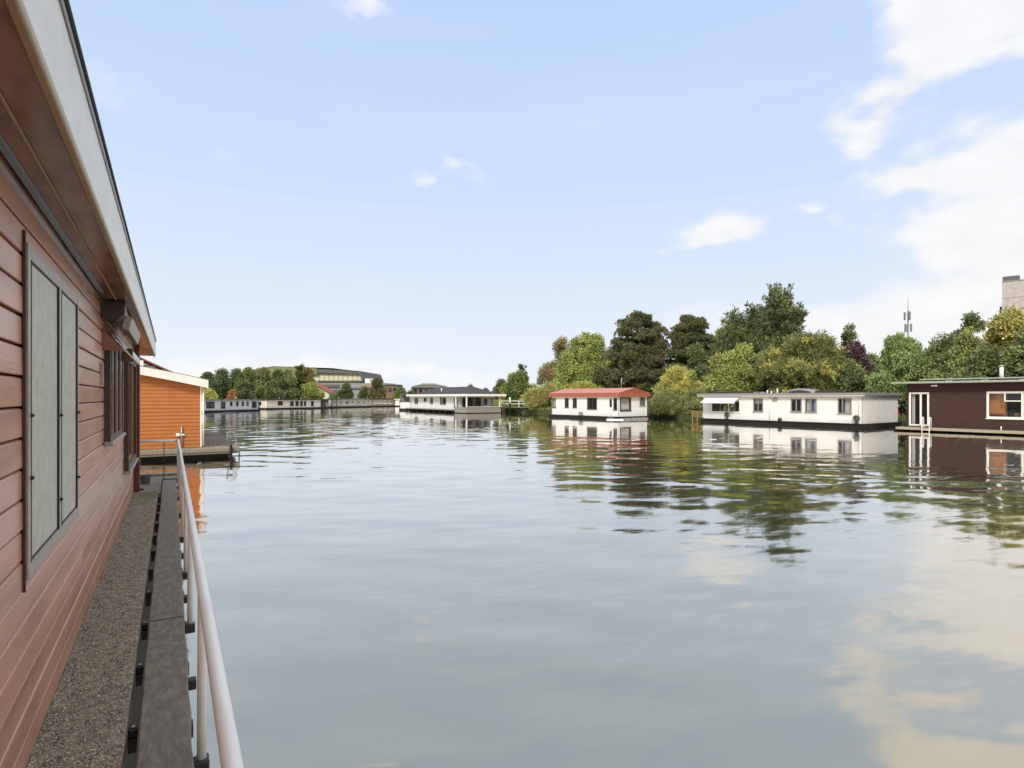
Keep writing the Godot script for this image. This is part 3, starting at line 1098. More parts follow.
	prism(st, PackedVector2Array([Vector2(x + 0.002, 3.16), Vector2(x + 0.002, 3.0), Vector2(x + 0.12, 2.985), Vector2(x + 0.18, 3.05), Vector2(x + 0.18, 3.165)]), -6.3, -6.52)
	var aw := part(h, "awning_case", st, M.dark_brown)
	st = ns()
	prism(st, PackedVector2Array([Vector2(x + 0.06, 3.15), Vector2(x + 0.06, 3.03), Vector2(x + 0.165, 3.03), Vector2(x + 0.165, 3.15)]), -6.521, -8.3)
	part(aw, "rolled_cloth", st, M.soffit_paint)
	st = ns()
	prism(st, PackedVector2Array([Vector2(x + 0.166, 3.07), Vector2(x + 0.145, 2.945), Vector2(x + 0.20, 2.925), Vector2(x + 0.225, 3.05)]), -6.54, -8.28)
	part(aw, "front_rail", st, M.frame_grey)
	# third, tall window with roller box
	st = ns()
	for q in [[-9.26, -9.34], [-11.22, -11.3]]:
		box(st, Vector3(x, 1.31, q[1]), Vector3(x + 0.055, 2.90, q[0]))
	box(st, Vector3(x, 1.31, -11.22), Vector3(x + 0.05, 1.39, -9.34))
	box(st, Vector3(x, 2.78, -11.22), Vector3(x + 0.05, 2.83, -9.34))
	var w3 := part(h, "window", st, M.dark_brown)
	solid(w3, "pane", Vector3(x, 1.391, -11.218), Vector3(x + 0.012, 2.779, -9.342), M.black_glass, 0.0)
	solid(w3, "mullion", Vector3(x + 0.013, 1.392, -10.4), Vector3(x + 0.05, 2.778, -10.33), M.lit_soffit_wood, 0.005)
	solid(w3, "sash", Vector3(x + 0.013, 1.392, -10.329), Vector3(x + 0.03, 1.45, -9.342), M.lit_soffit_wood, 0.004)
	solid(w3, "sash", Vector3(x + 0.013, 1.451, -9.42), Vector3(x + 0.03, 2.777, -9.344), M.lit_soffit_wood, 0.004)
	solid(w3, "sill", Vector3(x + 0.001, 1.27, -11.34), Vector3(x + 0.08, 1.309, -9.22), M.frame_grey, 0.006)
	var rb := solid(h, "roller_box", Vector3(x + 0.001, 2.831, -11.4), Vector3(x + 0.10, 2.93, -9.22), M.cream_paint, 0.012)
	solid(rb, "end_cap", Vector3(x + 0.001, 2.80, -9.219), Vector3(x + 0.103, 2.94, -9.19), M.dark_brown, 0.006)

	# walkway: exposed-aggregate slab, gap with brackets, weathered planks
	var d := thing("walkway", "narrow concrete walkway with dark planks beside the brown houseboat", "walkway", Vector3.ZERO, THETA)
	var joints := [4.0, -4.86, -11.6]
	for k in 2:
		st = ns()
		cbox(st, Vector3(-0.57, 0.52, joints[k + 1] + 0.004), Vector3(-0.185, 0.698, joints[k] - 0.004), 0.008)
		part(d, "slab", st, M.concrete_aggregate)
	pebbles(d)
	var pj := [4.0, -4.86, -9.3, -13.05]
	for k in 3:
		st = ns()
		# long plank with slightly worn, uneven edges
		var n := 30
		var r := RandomNumberGenerator.new()
		r.seed = 91 + k
		var ring_prev := []
		for i in n + 1:
			var z: float = lerpf(pj[k] - 0.005, pj[k + 1] + 0.005, float(i) / n)
			var e := r.randf_range(-0.004, 0.004)
			var e2 := r.randf_range(-0.004, 0.006)
			var yv := 0.70 + r.randf_range(-0.002, 0.002) + 0.004 * (k % 2)
			var rg := [Vector3(-0.138 + e, 0.60, z), Vector3(-0.138 + e, yv - 0.012, z), Vector3(-0.128 + e, yv, z), Vector3(0.075 + e2, yv, z), Vector3(0.085 + e2, yv - 0.012, z), Vector3(0.083 + e2, 0.60, z)]
			if i > 0:
				for j in 6:
					var j2 := (j + 1) % 6
					quad(st, ring_prev[j], ring_prev[j2], rg[j2], rg[j])
			else:
				quad(st, rg[0], rg[1], rg[4], rg[5])
				quad(st, rg[1], rg[2], rg[3], rg[4])
			ring_prev = rg
		quad(st, ring_prev[5], ring_prev[4], ring_prev[1], ring_prev[0])
		quad(st, ring_prev[4], ring_prev[3], ring_prev[2], ring_prev[1])
		part(d, "plank", st, M.weathered_plank)
	var z := -0.35
	while z > -13.0:
		st = ns()
		box(st, Vector3(-0.2, 0.53, z - 0.03), Vector3(0.10, 0.598, z + 0.03))
		var br := part(d, "bracket", st, M.black_metal)
		solid(br, "bolt_plate", Vector3(-0.184, 0.60, z - 0.02), Vector3(-0.1395, 0.640, z + 0.02), M.black_metal, 0.004)
		solid(br, "bolt_head", Vector3(-0.172, 0.641, z - 0.01), Vector3(-0.152, 0.653, z + 0.01), M.galvanised, 0.004)
		z -= 0.78
	# landing of short boards beyond the wall
	for k in 11:
		var zz := -11.62 - 0.225 * k
		st = ns()
		cbox(st, Vector3(-1.6, 0.60, zz - 0.215), Vector3(-0.15 if zz > -13.1 else 0.11, 0.655 + 0.004 * sin(k * 3.1), zz), 0.006)
		part(d, "landing_board", st, M.old_boards)
	solid(d, "landing_edge", Vector3(-1.62, 0.50, -14.16), Vector3(0.13, 0.70, -14.098), M.old_boards, 0.008)
	solid(d, "plank_end", Vector3(-0.15, 0.59, -13.11), Vector3(0.1, 0.715, -13.06), M.black_metal, 0.006)

	# railing
	var rl := thing("railing", "white painted tube railing along the water side of the walkway", "railing", Vector3.ZERO, THETA)
	var ry := EYE - 0.87
	var rx := 0.124
	rod(rl, "rail", [Vector3(rx, ry, 1.5), Vector3(rx, ry + 0.003, -4.0), Vector3(rx, ry, -8.2)], 0.0235, M.white_metal, 14)
	rod(rl, "rail", [Vector3(rx, ry, -8.203), Vector3(rx, ry, -13.35), Vector3(rx - 0.02, ry, -13.39)], 0.0225, M.white_metal, 14)
	rod(rl, "sleeve", [Vector3(rx, ry, -8.14), Vector3(rx, ry, -8.26)], 0.0265, M.white_metal, 14)
	rod(rl, "rail", [Vector3(rx - 0.024, ry, -13.4), Vector3(-0.52, ry, -13.4)], 0.0215, M.white_metal, 12)
	for zz in [0.9, -2.98, -4.8, -6.22, -7.8, -9.4, -11.0, -12.3, -13.38]:
		var p := rod(rl, "post", [Vector3(rx - 0.004, 0.655, zz), Vector3(rx, ry - 0.02, zz)], 0.0205, M.white_metal, 12)
		solid(p, "post_bracket", Vector3(0.087, 0.60, zz - 0.035), Vector3(0.15, 0.664, zz + 0.035), M.black_metal, 0.005)
	for zz in [-3.86, -5.5, -7.0]:
		solid(rl, "bracket", Vector3(0.087, 0.602, zz - 0.03), Vector3(0.128, 0.660, zz + 0.03), M.black_metal, 0.005)
	rod(rl, "post", [Vector3(-0.54, 0.66, -13.4), Vector3(-0.54, ry + 0.06, -13.4)], 0.022, M.white_metal, 12)
	rod(rl, "thin_post", [Vector3(-0.12, 0.66, -13.4), Vector3(-0.12, ry - 0.02, -13.4)], 0.008, M.black_metal, 8)

	# bucket on the landing
	var bk := thing("bucket", "small grey bucket on the landing at the end of the walkway", "bucket", Transform3D(Basis(Vector3.UP, THETA), Vector3.ZERO) * Vector3(-0.42, 0.66, -13.0), THETA)
	st = ns(true)
	lathe(st, [Vector2(0.0, 0.004), Vector2(0.075, 0.004), Vector2(0.095, 0.17), Vector2(0.1, 0.172), Vector2(0.1, 0.182), Vector2(0.088, 0.18), Vector2(0.07, 0.02), Vector2(0.0, 0.02)], Vector3.ZERO, 20)
	part(bk, "body", st, M.galvanised)
	rod(bk, "handle", [Vector3(-0.095, 0.17, 0), Vector3(-0.07, 0.10, 0.09), Vector3(0, 0.06, 0.115), Vector3(0.07, 0.10, 0.09), Vector3(0.095, 0.17, 0)], 0.004, M.black_metal, 6)

func shutter_pair(h: Node3D) -> MeshInstance3D:
	var x := -0.54
	var y0 := 1.525
	var y1 := 2.955
	var za := -3.16
	var zb := -4.72
	var st := ns()
	var f := 0.06
	box(st, Vector3(x, y0, za - f), Vector3(x + 0.018, y1, za))
	box(st, Vector3(x, y0, zb), Vector3(x + 0.018, y1, zb + f))
	box(st, Vector3(x, y0, zb + f), Vector3(x + 0.017, y0 + f, za - f))
	box(st, Vector3(x, y1 - f, zb + f), Vector3(x + 0.017, y1, za - f))
	var zm := -3.99
	box(st, Vector3(x, y0 + f, zm - 0.04), Vector3(x + 0.0175, y1 - f, zm + 0.04))
	var w := part(h, "window_shutters", st, M.frame_grey)
	solid(w, "edge_strip", Vector3(x, y0 - 0.05, za + 0.002), Vector3(x + 0.012, y1 + 0.05, za + 0.012), M.dark_brown, 0.002)
	for q in [[za - f, zm + 0.04], [zm - 0.04, zb + f]]:
		var p := solid(w, "shutter_panel", Vector3(x + 0.001, y0 + f + 0.008, q[1] + 0.008), Vector3(x + 0.010, y1 - f - 0.008, q[0] - 0.008), M.screen_grey, 0.002)
		st = ns()
		box(st, Vector3(x + 0.001, y0 + f, q[0] - 0.0075), Vector3(x + 0.020, y1 - f, q[0] - 0.0005))
		box(st, Vector3(x + 0.001, y0 + f, q[1] + 0.0005), Vector3(x + 0.020, y1 - f, q[1] + 0.0075))
		box(st, Vector3(x + 0.001, y1 - f - 0.0075, q[1] + 0.0075), Vector3(x + 0.013, y1 - f - 0.0005, q[0] - 0.0075))
		box(st, Vector3(x + 0.001, y0 + f + 0.0005, q[1] + 0.0075), Vector3(x + 0.013, y0 + f + 0.0075, q[0] - 0.0075))
		part(p, "gasket", st, M.black_rubber)
	for q in [[za - 0.055, 2.22], [za - 0.055, 1.95], [zm, 2.20], [zm, 1.74], [zb + 0.03, 2.20], [zb + 0.03, 1.78]]:
		st = ns()
		box(st, Vector3(x + 0.0185, q[1] - 0.008, q[0] - 0.009), Vector3(x + 0.026, q[1] + 0.008, q[0] + 0.009))
		box(st, Vector3(x + 0.0265, q[1] - 0.004, q[0] - 0.012), Vector3(x + 0.030, q[1] + 0.004, q[0] + 0.012))
		part(w, "latch", st, M.black_rubber)
	return w

func pebbles(d: Node3D) -> void:
	# stones that stand out of the slab; far too many to count
	var st := ns(true)
	var sm := SphereMesh.new()
	sm.radial_segments = 6
	sm.rings = 3
	sm.radius = 0.5
	sm.height = 1.0
	st.append_from(sm, 0, Transform3D())
	var me := st.commit()
	me.surface_set_material(0, M.pebble)
	var r := RandomNumberGenerator.new()
	r.seed = 17
	var mm := MultiMesh.new()
	mm.transform_format = MultiMesh.TRANSFORM_3D
	mm.use_colors = true
	mm.mesh = me
	var n := 46000
	mm.instance_count = n
	var nz := FastNoiseLite.new()
	nz.seed = 2
	nz.frequency = 1.2
	for i in n:
		var t := 0.9 + 10.6 * pow(r.randf(), 1.4)
		var p := Vector3(r.randf_range(-0.54, -0.19), 0.697, -t)
		var s := r.randf_range(0.004, 0.0095)
		var bs := Basis(Vector3.UP, r.randf() * TAU).scaled_local(Vector3(s * r.randf_range(0.8, 1.5), s * 0.75, s))
		mm.set_instance_transform(i, Transform3D(bs, p))
		var c: Color
		var k := r.randf()
		if k < 0.45:
			c = Color(0.27, 0.22, 0.155)
		elif k < 0.75:
			c = Color(0.36, 0.295, 0.21)
		elif k < 0.9:
			c = Color(0.5, 0.43, 0.32)
		else:
			c = Color(0.17, 0.14, 0.105)
		var moss := smoothstep(0.0, 0.5, nz.get_noise_2d(p.x * 3.0, p.z) * 0.8 + smoothstep(-9.8, -11.4, p.z) * 0.9 - 0.33)
		if r.randf() < moss:
			c = Color(0.13, 0.15, 0.03)
		mm.set_instance_color(i, c * r.randf_range(0.8, 1.6))
	var mi := MultiMeshInstance3D.new()
	mi.name = "pebbles"
	mi.multimesh = mm
	mi.set_meta("kind", "stuff")
	d.add_child(mi)

# the orange house boat next along, and the red roof behind it
func build_orange() -> void:
	var xf := Transform3D(Basis(Vector3.UP, THETA), Vector3.ZERO)
	var h := thing("orange_houseboat", "orange boarded houseboat with white eaves on a low timber deck", "houseboat", xf * Vector3(0, 0, -25), THETA)
	var zl := -11.0
	var base := 0.40
	# gable front with overlapping boards, drawn under the curved verge
	var st := ns()
	var x := 0.95
	var lap := 0.135
	var roofline := func(u: float) -> float:
		return 2.74 + 0.235 * (0.95 - u) - 0.012 * (0.95 - u) * (0.95 - u)
	var y := base
	while y < 4.0:
		var xr := 0.95
		# right limit where the roof comes down
		while xr > -6.0 and roofline.call(xr) < y + 0.02:
			xr -= 0.05
		if xr <= -5.9:
			break
		var yt := minf(y + lap, roofline.call(xr) if xr < 0.95 else y + lap)
		yt = y + lap
		quad(st, Vector3(-6, y, 0.022), Vector3(xr, y, 0.022), Vector3(xr, yt, 0.002), Vector3(-6, yt, 0.002))
		quad(st, Vector3(-6, y, 0.0), Vector3(xr, y, 0.0), Vector3(xr, y, 0.022), Vector3(-6, y, 0.022))
		y += lap
	part(h, "cladding", st, M.orange_boards)
	st = ns()
	var outline := PackedVector2Array([Vector2(-6, base), Vector2(0.945, base)])
	for k in 12:
		var u := lerpf(0.945, -6.0, k / 11.0)
		outline.append(Vector2(u, roofline.call(u)))
	prism(st, outline, -0.005, zl)
	part(h, "body", st, M.orange_boards)
	# white verge board following the roof
	st = ns()
	var n := 16
	for k in n:
		var u0 := lerpf(1.22, -6.2, float(k) / n)
		var u1 := lerpf(1.22, -6.2, float(k + 1) / n)
		var a: float = roofline.call(u0)
		var b: float = roofline.call(u1)
		prism(st, PackedVector2Array([Vector2(u1, b - 0.04), Vector2(u0, a - 0.04), Vector2(u0, a + 0.26), Vector2(u1, b + 0.26)]), 0.30, 0.26)
	part(h, "verge_board", st, M.white_trim)
	st = ns()
	for k in n:
		var u0 := lerpf(1.2, -6.2, float(k) / n)
		var u1 := lerpf(1.2, -6.2, float(k + 1) / n)
		var a: float = roofline.call(u0)
		var b: float = roofline.call(u1)
		prism(st, PackedVector2Array([Vector2(u1, b + 0.01), Vector2(u0, a + 0.01), Vector2(u0, a + 0.245), Vector2(u1, b + 0.245)]), 0.258, zl)
	var rf := part(h, "roof", st, M.white_trim)
	st = ns()
	for k in n:
		var u0 := lerpf(1.23, -6.2, float(k) / n)
		var u1 := lerpf(1.23, -6.2, float(k + 1) / n)
		var a: float = roofline.call(u0) + 0.262
		var b: float = roofline.call(u1) + 0.262
		prism(st, PackedVector2Array([Vector2(u1, b), Vector2(u0, a), Vector2(u0, a + 0.02), Vector2(u1, b + 0.02)]), 0.305, zl)
	part(rf, "roof_covering", st, M.grey_roof)
	solid(h, "corner_board", Vector3(0.955, base, -0.06), Vector3(1.01, 2.70, 0.03), M.white_trim)
	rod(h, "downpipe", [Vector3(1.06, 0.45, 0.05), Vector3(1.06, 2.72, 0.05)], 0.03, M.white_trim)
	solid(h, "vent_cowl", Vector3(-0.98, 3.43, 0.3), Vector3(-0.86, 3.62, 0.18), M.white_trim)
	solid(h, "roof_lamp", Vector3(-0.84, 3.40, 0.29), Vector3(-0.5, 3.44, 0.2), M.dark_frame)
	# meter box with pipe on the wall
	solid(h, "tap_box", Vector3(0.16, 0.84, 0.023), Vector3(0.28, 0.95, 0.10), M.white_metal)
	rod(h, "tap_pipe", [Vector3(0.34, 0.42, 0.07), Vector3(0.34, 1.2, 0.07)], 0.022, M.galvanised)
	solid(h, "tap_valve", Vector3(0.29, 0.86, 0.05), Vector3(0.44, 0.92, 0.09), M.white_metal)
	# deck: boards on a dark float, each board its own
	st = ns()
	prism(st, PackedVector2Array([Vector2(-6.2, 0.16), Vector2(-6.2, -0.6), Vector2(1.55, -0.6), Vector2(1.95, 0.16)]), 0.35, zl)
	part(h, "float", st, M.float_concrete)
	for k in 7:
		solid(h, "deck_board", Vector3(-6.3, 0.25, 0.60 - 0.15 * k), Vector3(2.25 + 0.02 * sin(k * 4.0), 0.385 - 0.004 * (k % 2), 0.742 - 0.15 * k), M.old_boards, 0.008)
	for k in 9:
		solid(h, "deck_board", Vector3(1.06 + 0.135 * k, 0.25, zl), Vector3(1.19 + 0.135 * k, 0.383 - 0.004 * (k % 2), -0.46), M.old_boards, 0.008)
	solid(h, "edge_beam", Vector3(-6.3, 0.17, 0.55), Vector3(2.2, 0.248, 0.70), M.old_boards, 0.01)
	rod(h, "mooring_post", [Vector3(1.95, -0.6, 0.80), Vector3(1.95, 0.5, 0.80)], 0.05, M.dark_hull)
	# low wire fence on the water side and the bathing ladder hoop
	var fr := rod(h, "fence_rail", [Vector3(1.12, 0.78, -1.2), Vector3(2.2, 0.78, -1.2), Vector3(2.2, 0.78, -9.5)], 0.016, M.grey_frame, 6)
	for k in 12:
		var u := 1.12 + 0.09 * k
		rod(fr, "wire", [Vector3(u, 0.39, -1.2), Vector3(u, 0.775, -1.2)], 0.005, M.grey_frame, 5)
	for k in 10:
		rod(fr, "stake", [Vector3(2.2, 0.38, -1.2 - 0.92 * k), Vector3(2.2, 0.78, -1.2 - 0.92 * k)], 0.014, M.grey_frame, 6)
	for zz in [0.15, -0.2]:
		rod(h, "ladder_hoop", [Vector3(1.92, 0.39, zz), Vector3(1.88, 0.82, zz), Vector3(1.93, 0.93, zz), Vector3(2.03, 0.95, zz), Vector3(2.12, 0.85, zz), Vector3(2.30, 0.3, zz), Vector3(2.33, -0.5, zz)], 0.014, M.grey_frame)
	# neighbour with a red roof
	var b := thing("red_tiled_houseboat", "red roofed houseboat mostly hidden behind the orange houseboat", "houseboat", xf * Vector3(0.1, -0.4, -39), THETA)
	st = ns()
	prism(st, PackedVector2Array([Vector2(-6, 0.3), Vector2(0.4, 0.3), Vector2(0.4, 3.75), Vector2(-2.8, 5.35), Vector2(-6, 3.75)]), 0, -9)
	part(b, "wall", st, M.cream_wall)
	for s in [[0.9, 3.6, -2.8, 5.45], [-6.5, 3.6, -2.8, 5.45]]:
		st = ns()
		prism(st, PackedVector2Array([Vector2(s[0], s[1]), Vector2(s[2], s[3]), Vector2(s[2], s[3] + 0.1), Vector2(s[0], s[1] + 0.1)]), 0.3, -9.3)
		part(b, "roof", st, M.red_tile)
	st = ns()
	box(st, Vector3(-6.3, -0.6, -9.3), Vector3(0.7, 0.3, 0.3))
	part(b, "hull", st, M.dark_hull)

func build_right_row() -> void:
	var W: Material = M.white_wall
	# ---- dark brown boat at the right edge
	var d := thing("dark_houseboat", "dark brown boarded houseboat with white framed door and window, nearest on right", "houseboat", Vector3(26.9, 0, -40), deg_to_rad(-55))
	var dk := []
	var door := [0.44, 1.6, 0.36, 2.6]
	var win := [4.7, 8.6, 0.98, 2.63]
	hull(d, -0.1, 14.0, 6.0, 0.12, M.dark_hull, 0.3)
	shell(d, 0.3, 13.8, 5.8, 0.22, 3.2, [door, win], [[1.0, 3.0, 1.0, 2.5]], M.dark_boards, 0.19, [[1.0, 2.6, 0.6, 2.4]])
	window(d, door, Transform3D(), M.white_trim, 2, {"door": true, "f": 0.10, "at": [1.12], "blind": [[0.56, 0.72, 0.4, M.curtain_white]]})
	var ww := window(d, win, Transform3D(), M.white_trim, 3, {"f": 0.11, "at": [6.42, 7.5], "blind": [[8.0, 8.45, 1.0, M.curtain_white]]})
	solid(ww, "transom", Vector3(5.62, 2.02, -0.046), Vector3(6.36, 2.09, 0.018), M.white_trim)
	solid(ww, "transom_post", Vector3(5.55, 2.02, -0.046), Vector3(5.618, 2.52, 0.018), M.white_trim)
	# things seen inside: a wooden cupboard and clay pots on the sill
	solid(d, "cupboard", Vector3(4.75, 0.3, -0.75), Vector3(5.5, 2.55, -0.35), M.orange_wood)
	solid(d, "inner_sill", Vector3(4.72, 0.94, -0.34), Vector3(8.55, 1.06, -0.12), M.white_trim)
	for k in 5:
		var st := ns(true)
		lathe(st, [Vector2(0.0, 0), Vector2(0.07, 0), Vector2(0.10, 0.19), Vector2(0.115, 0.19), Vector2(0.115, 0.24), Vector2(0.09, 0.24), Vector2(0.0, 0.22)], Vector3(4.98 + 0.26 * k + (0.3 if k > 2 else 0.0), 1.062, -0.23), 12)
		part(d, "flower_pot", st, M.terracotta)
	# roof: thin pale green sheet with a second sheet set back above a shadow gap
	for q in [[-0.45, 14.2, -6.5, 0.62, 3.20, 0.13, "roof"], [0.9, 14.0, -6.2, -0.35, 3.43, 0.09, "upper_roof"]]:
		var st := ns()
		cbox(st, Vector3(q[0], q[4], q[2]), Vector3(q[1], q[4] + q[5], q[3]), 0.02)
		part(d, q[6], st, M.green_roof)
	solid(d, "roof_curb", Vector3(1.1, 3.33, -6.0), Vector3(13.9, 3.429, -0.55), M.dark_roof, 0.0)
	for k in 3:
		solid(d, "roof_spacer", Vector3(2.4 + 1.9 * k, 3.331, -0.54), Vector3(2.8 + 1.9 * k, 3.39, -0.36), M.green_roof)
	var ch := rod(d, "chimney", [Vector3(5.0, 3.5, -1.6), Vector3(5.0, 4.25, -1.6)], 0.11, M.white_trim, 12)
	rod(ch, "cowl", [Vector3(5.0, 4.22, -1.6), Vector3(5.0, 4.32, -1.6)], 0.15, M.galvanised, 12)
	solid(d, "wall_lamp", Vector3(1.75, 3.0, 0.03), Vector3(2.1, 3.09, 0.12), M.white_metal)
	for k in 3:
		solid(d, "deck_plank", Vector3(-0.15, 0.2, 0.02 + 0.19 * k), Vector3(14.2, 0.262 - 0.003 * k, 0.205 + 0.19 * k), M.light_deck)
	solid(d, "deck_edge", Vector3(-0.15, 0.10, 0.592), Vector3(14.2, 0.258, 0.63), M.light_deck)
	rod(d, "deck_stake", [Vector3(5.55, 0.2, 0.55), Vector3(5.55, 0.52, 0.55)], 0.025, M.white_metal)
	for k in 2:
		var u := 1.45 + 0.42 * k
		rod(d, "ladder_rail", [Vector3(u, 0.26, 0.45), Vector3(u, 0.85, 0.45), Vector3(u, 0.96, 0.53), Vector3(u, 0.96, 0.66), Vector3(u, 0.85, 0.73), Vector3(u, -0.6, 0.75)], 0.03, M.white_metal)
	for k in 3:
		rod(d, "ladder_rung", [Vector3(1.45, 0.12 - 0.22 * k, 0.75), Vector3(1.87, 0.12 - 0.22 * k, 0.75)], 0.02, M.white_metal)

	# ---- long white boat with flat roof
	var b := thing("white_houseboat", "long white flat roofed houseboat with white awning over its left window", "houseboat", Vector3(17.85, 0, -54.2), deg_to_rad(-55))
	var L := 14.0
	var fr := [[0.93, 3.85, 0.95, 1.98], [5.15, 6.04, 1.06, 2.17], [8.49, 9.39, 1.1, 2.16], [9.67, 10.58, 1.1, 2.16], [12.2, 13.18, 1.05, 2.2]]
	hull(b, 0.0, L, 5.8, 0.32, M.dark_hull, 0.22)
	shell(b, 0.0, L, 5.8, 0.32, 2.42, fr, [], W, 0.0, [[1.0, 3.4, 0.9, 2.0]])
	window(b, fr[0], Transform3D(), M.white_trim, 2, {"at": [2.72], "f": 0.05})
	window(b, fr[1], Transform3D(), M.grey_frame, 2, {"blind": [[5.2, 6.0, 1.75, M.curtain_white]]})
	window(b, fr[2], Transform3D(), M.grey_frame, 2, {"f": 0.08})
	window(b, fr[3], Transform3D(), M.grey_frame, 2, {"blind": [[9.72, 10.0, 1.12, M.curtain_white], [10.1, 10.3, 1.12, M.curtain_blue], [10.32, 10.52, 1.12, M.curtain_white]]})
	window(b, fr[4], Transform3D(), M.grey_frame, 2, {"at": [12.52], "blind": [[12.44, 12.6, 1.07, M.curtain_blue], [12.66, 13.1, 1.07, M.curtain_white]]})
	slab_roof(b, -0.45, L + 0.25, -6.05, 0.32, 2.42, 0.2, M.grey_roof, M.grey_frame)
	solid(b, "gutter", Vector3(-0.4, 2.36, 0.20), Vector3(L + 0.2, 2.415, 0.31), M.white_trim)
	# awning, stretched out over the first window
	var st := ns()
	prism(st, PackedVector2Array([Vector2(0.0, 2.33), Vector2(0.03, 2.345), Vector2(0.95, 1.78), Vector2(0.93, 1.76)]), 0.0, 3.45, Transform3D(Vector3(0, 0, 1), Vector3(0, 1, 0), Vector3(1, 0, 0), Vector3(0.42, 0, 0.01)))
	var aw := part(b, "awning", st, M.awning_cloth)
	rod(aw, "front_bar", [Vector3(0.40, 1.765, 0.95), Vector3(3.9, 1.765, 0.95)], 0.03, M.white_metal)
	for u in [0.6, 3.75]:
		rod(aw, "arm", [Vector3(u, 1.9, 0.03), Vector3(u, 1.75, 0.92)], 0.018, M.grey_frame)
	rod(b, "downpipe", [Vector3(6.68, 0.42, 0.06), Vector3(6.68, 2.38, 0.06)], 0.035, M.white_trim)
	rod(b, "downpipe", [Vector3(13.55, 2.38, 0.1), Vector3(13.72, 2.2, 0.06), Vector3(13.72, 0.42, 0.06)], 0.03, M.white_trim)
	solid(b, "air_vent", Vector3(6.9, 1.97, 0.002), Vector3(7.34, 2.2, 0.09), M.grey_frame)
	solid(b, "corner_trim", Vector3(0.02, 0.4, 0.004), Vector3(0.14, 2.4, 0.03), M.white_trim)
	solid(b, "corner_trim", Vector3(0.62, 0.4, 0.004), Vector3(0.70, 1.75, 0.03), M.white_trim)
	for k in 28:
		solid(b, "rubbing_strake", Vector3(-0.2 + 0.514 * k, 0.24, 0.225), Vector3(0.30 + 0.514 * k, 0.318, 0.27), M.dark_hull)
	# roof furniture: curved skylight, solar heater, small vents
	st = ns(true)
	var prev := []
	for k in 9:
		var a := PI * k / 8.0
		prev.append(Vector2(cos(a) * 1.3, sin(a) * 0.42))
	prism(st, PackedVector2Array(prev), -2.2, -3.6, Transform3D(Basis(), Vector3(8.0, 2.6, 0)))
	var sk := part(b, "skylight", st, M.grey_frame)
	st = ns()
	prism(st, PackedVector2Array([Vector2(-1.0, 0.04), Vector2(-0.9, 0.16), Vector2(0.0, 0.30), Vector2(0.9, 0.16), Vector2(1.0, 0.04)]), -2.19, -2.16, Transform3D(Basis(), Vector3(8.0, 2.6, 0)))
	part(sk, "pane", st, M.black_glass)
	solid(b, "roof_hatch", Vector3(9.3, 2.6, -3.4), Vector3(11.0, 2.84, -2.2), M.dark_roof)
	solid(b, "roof_panel", Vector3(0.1, 2.62, -3.4), Vector3(4.2, 2.80, -1.0), M.dark_roof)
	for u in [[5.9, 0.28], [6.25, 0.2], [6.8, 0.4]]:
		rod(b, "roof_pipe", [Vector3(u[0], 2.55, -0.9), Vector3(u[0], 2.6 + u[1], -0.9)], 0.06, M.white_metal)
	for u in [4.6, 5.2]:
		solid(b, "roof_vent", Vector3(u, 2.6, -1.3), Vector3(u + 0.35, 2.74, -0.9), M.galvanised)
	# things standing on its edge
	for q in [[2.62, "bushy potted plant below the awning of the white houseboat"], [13.58, "bushy potted plant at the right corner of the white houseboat"]]:
		var o := thing("potted_plant", q[1], "potted plant", b.transform * Vector3(q[0], 0.325, 0.11), 0.0, "plants on the white houseboat")
		st = ns(true)
		lathe(st, [Vector2(0.0, 0), Vector2(0.085, 0), Vector2(0.10, 0.22), Vector2(0.09, 0.22), Vector2(0.0, 0.2)], Vector3.ZERO, 12)
		part(o, "pot", st, M.dark_frame)
		st = ns()
		rng.seed = 40 + int(q[0])
		for k in 260:
			var dd := rdir()
			var p := Vector3(0, 0.40, 0) + dd * 0.20 * pow(rng.randf(), 0.4)
			var e := (dd + rdir() * 0.6).normalized()
			leaf(st, p, e, e.cross(rdir()).normalized(), 0.09, 0.05)
		part(o, "foliage", st, M.pot_leaf)
	var hr := thing("hose_reel", "small dark hose reel on the edge of the white houseboat", "hose reel", b.transform * Vector3(7.6, 0.325, 0.1), deg_to_rad(-55))
	st = ns(true)
	tube(st, [Vector3(0, 0.14, -0.08), Vector3(0, 0.14, 0.08)], [0.14], 14)
	part(hr, "drum", st, M.dark_frame)
	solid(hr, "stand", Vector3(-0.13, 0.0, -0.06), Vector3(0.13, 0.05, 0.06), M.black_metal)
	var gt := thing("orange_gate", "low orange wooden gate left of the white houseboat", "gate", b.transform * Vector3(-0.55, 0.0, -0.6), deg_to_rad(-55))
	for k in 3:
		rod(gt, "post", [Vector3(-1.1 + 0.55 * k, -0.6, 0), Vector3(-1.1 + 0.55 * k, 0.95, 0)], 0.035, M.pine_wood, 8)
	for k in 3:
		solid(gt, "rail", Vector3(-1.15, 0.45 + 0.2 * k, 0.045), Vector3(0.05, 0.52 + 0.2 * k, 0.07), M.pine_wood)
	rod(gt, "white_ladder", [Vector3(0.2, -0.5, 0.2), Vector3(0.2, 0.75, 0.2), Vector3(0.2, 0.8, 0.0), Vector3(0.2, 0.2, -0.1)], 0.03, M.white_metal)
	var rbx := thing("red_post_box", "red box with white lid on the bank between white and dark houseboats", "box", Vector3(33.15, 0.42, -50.0), deg_to_rad(-55))
	solid(rbx, "body", Vector3(-0.3, 0.0, -0.3), Vector3(0.3, 1.0, 0.3), M.red_plastic, 0.02)
	solid(rbx, "lid", Vector3(-0.4, 1.0, -0.4), Vector3(0.4, 1.3, 0.4), M.white_trim, 0.03)

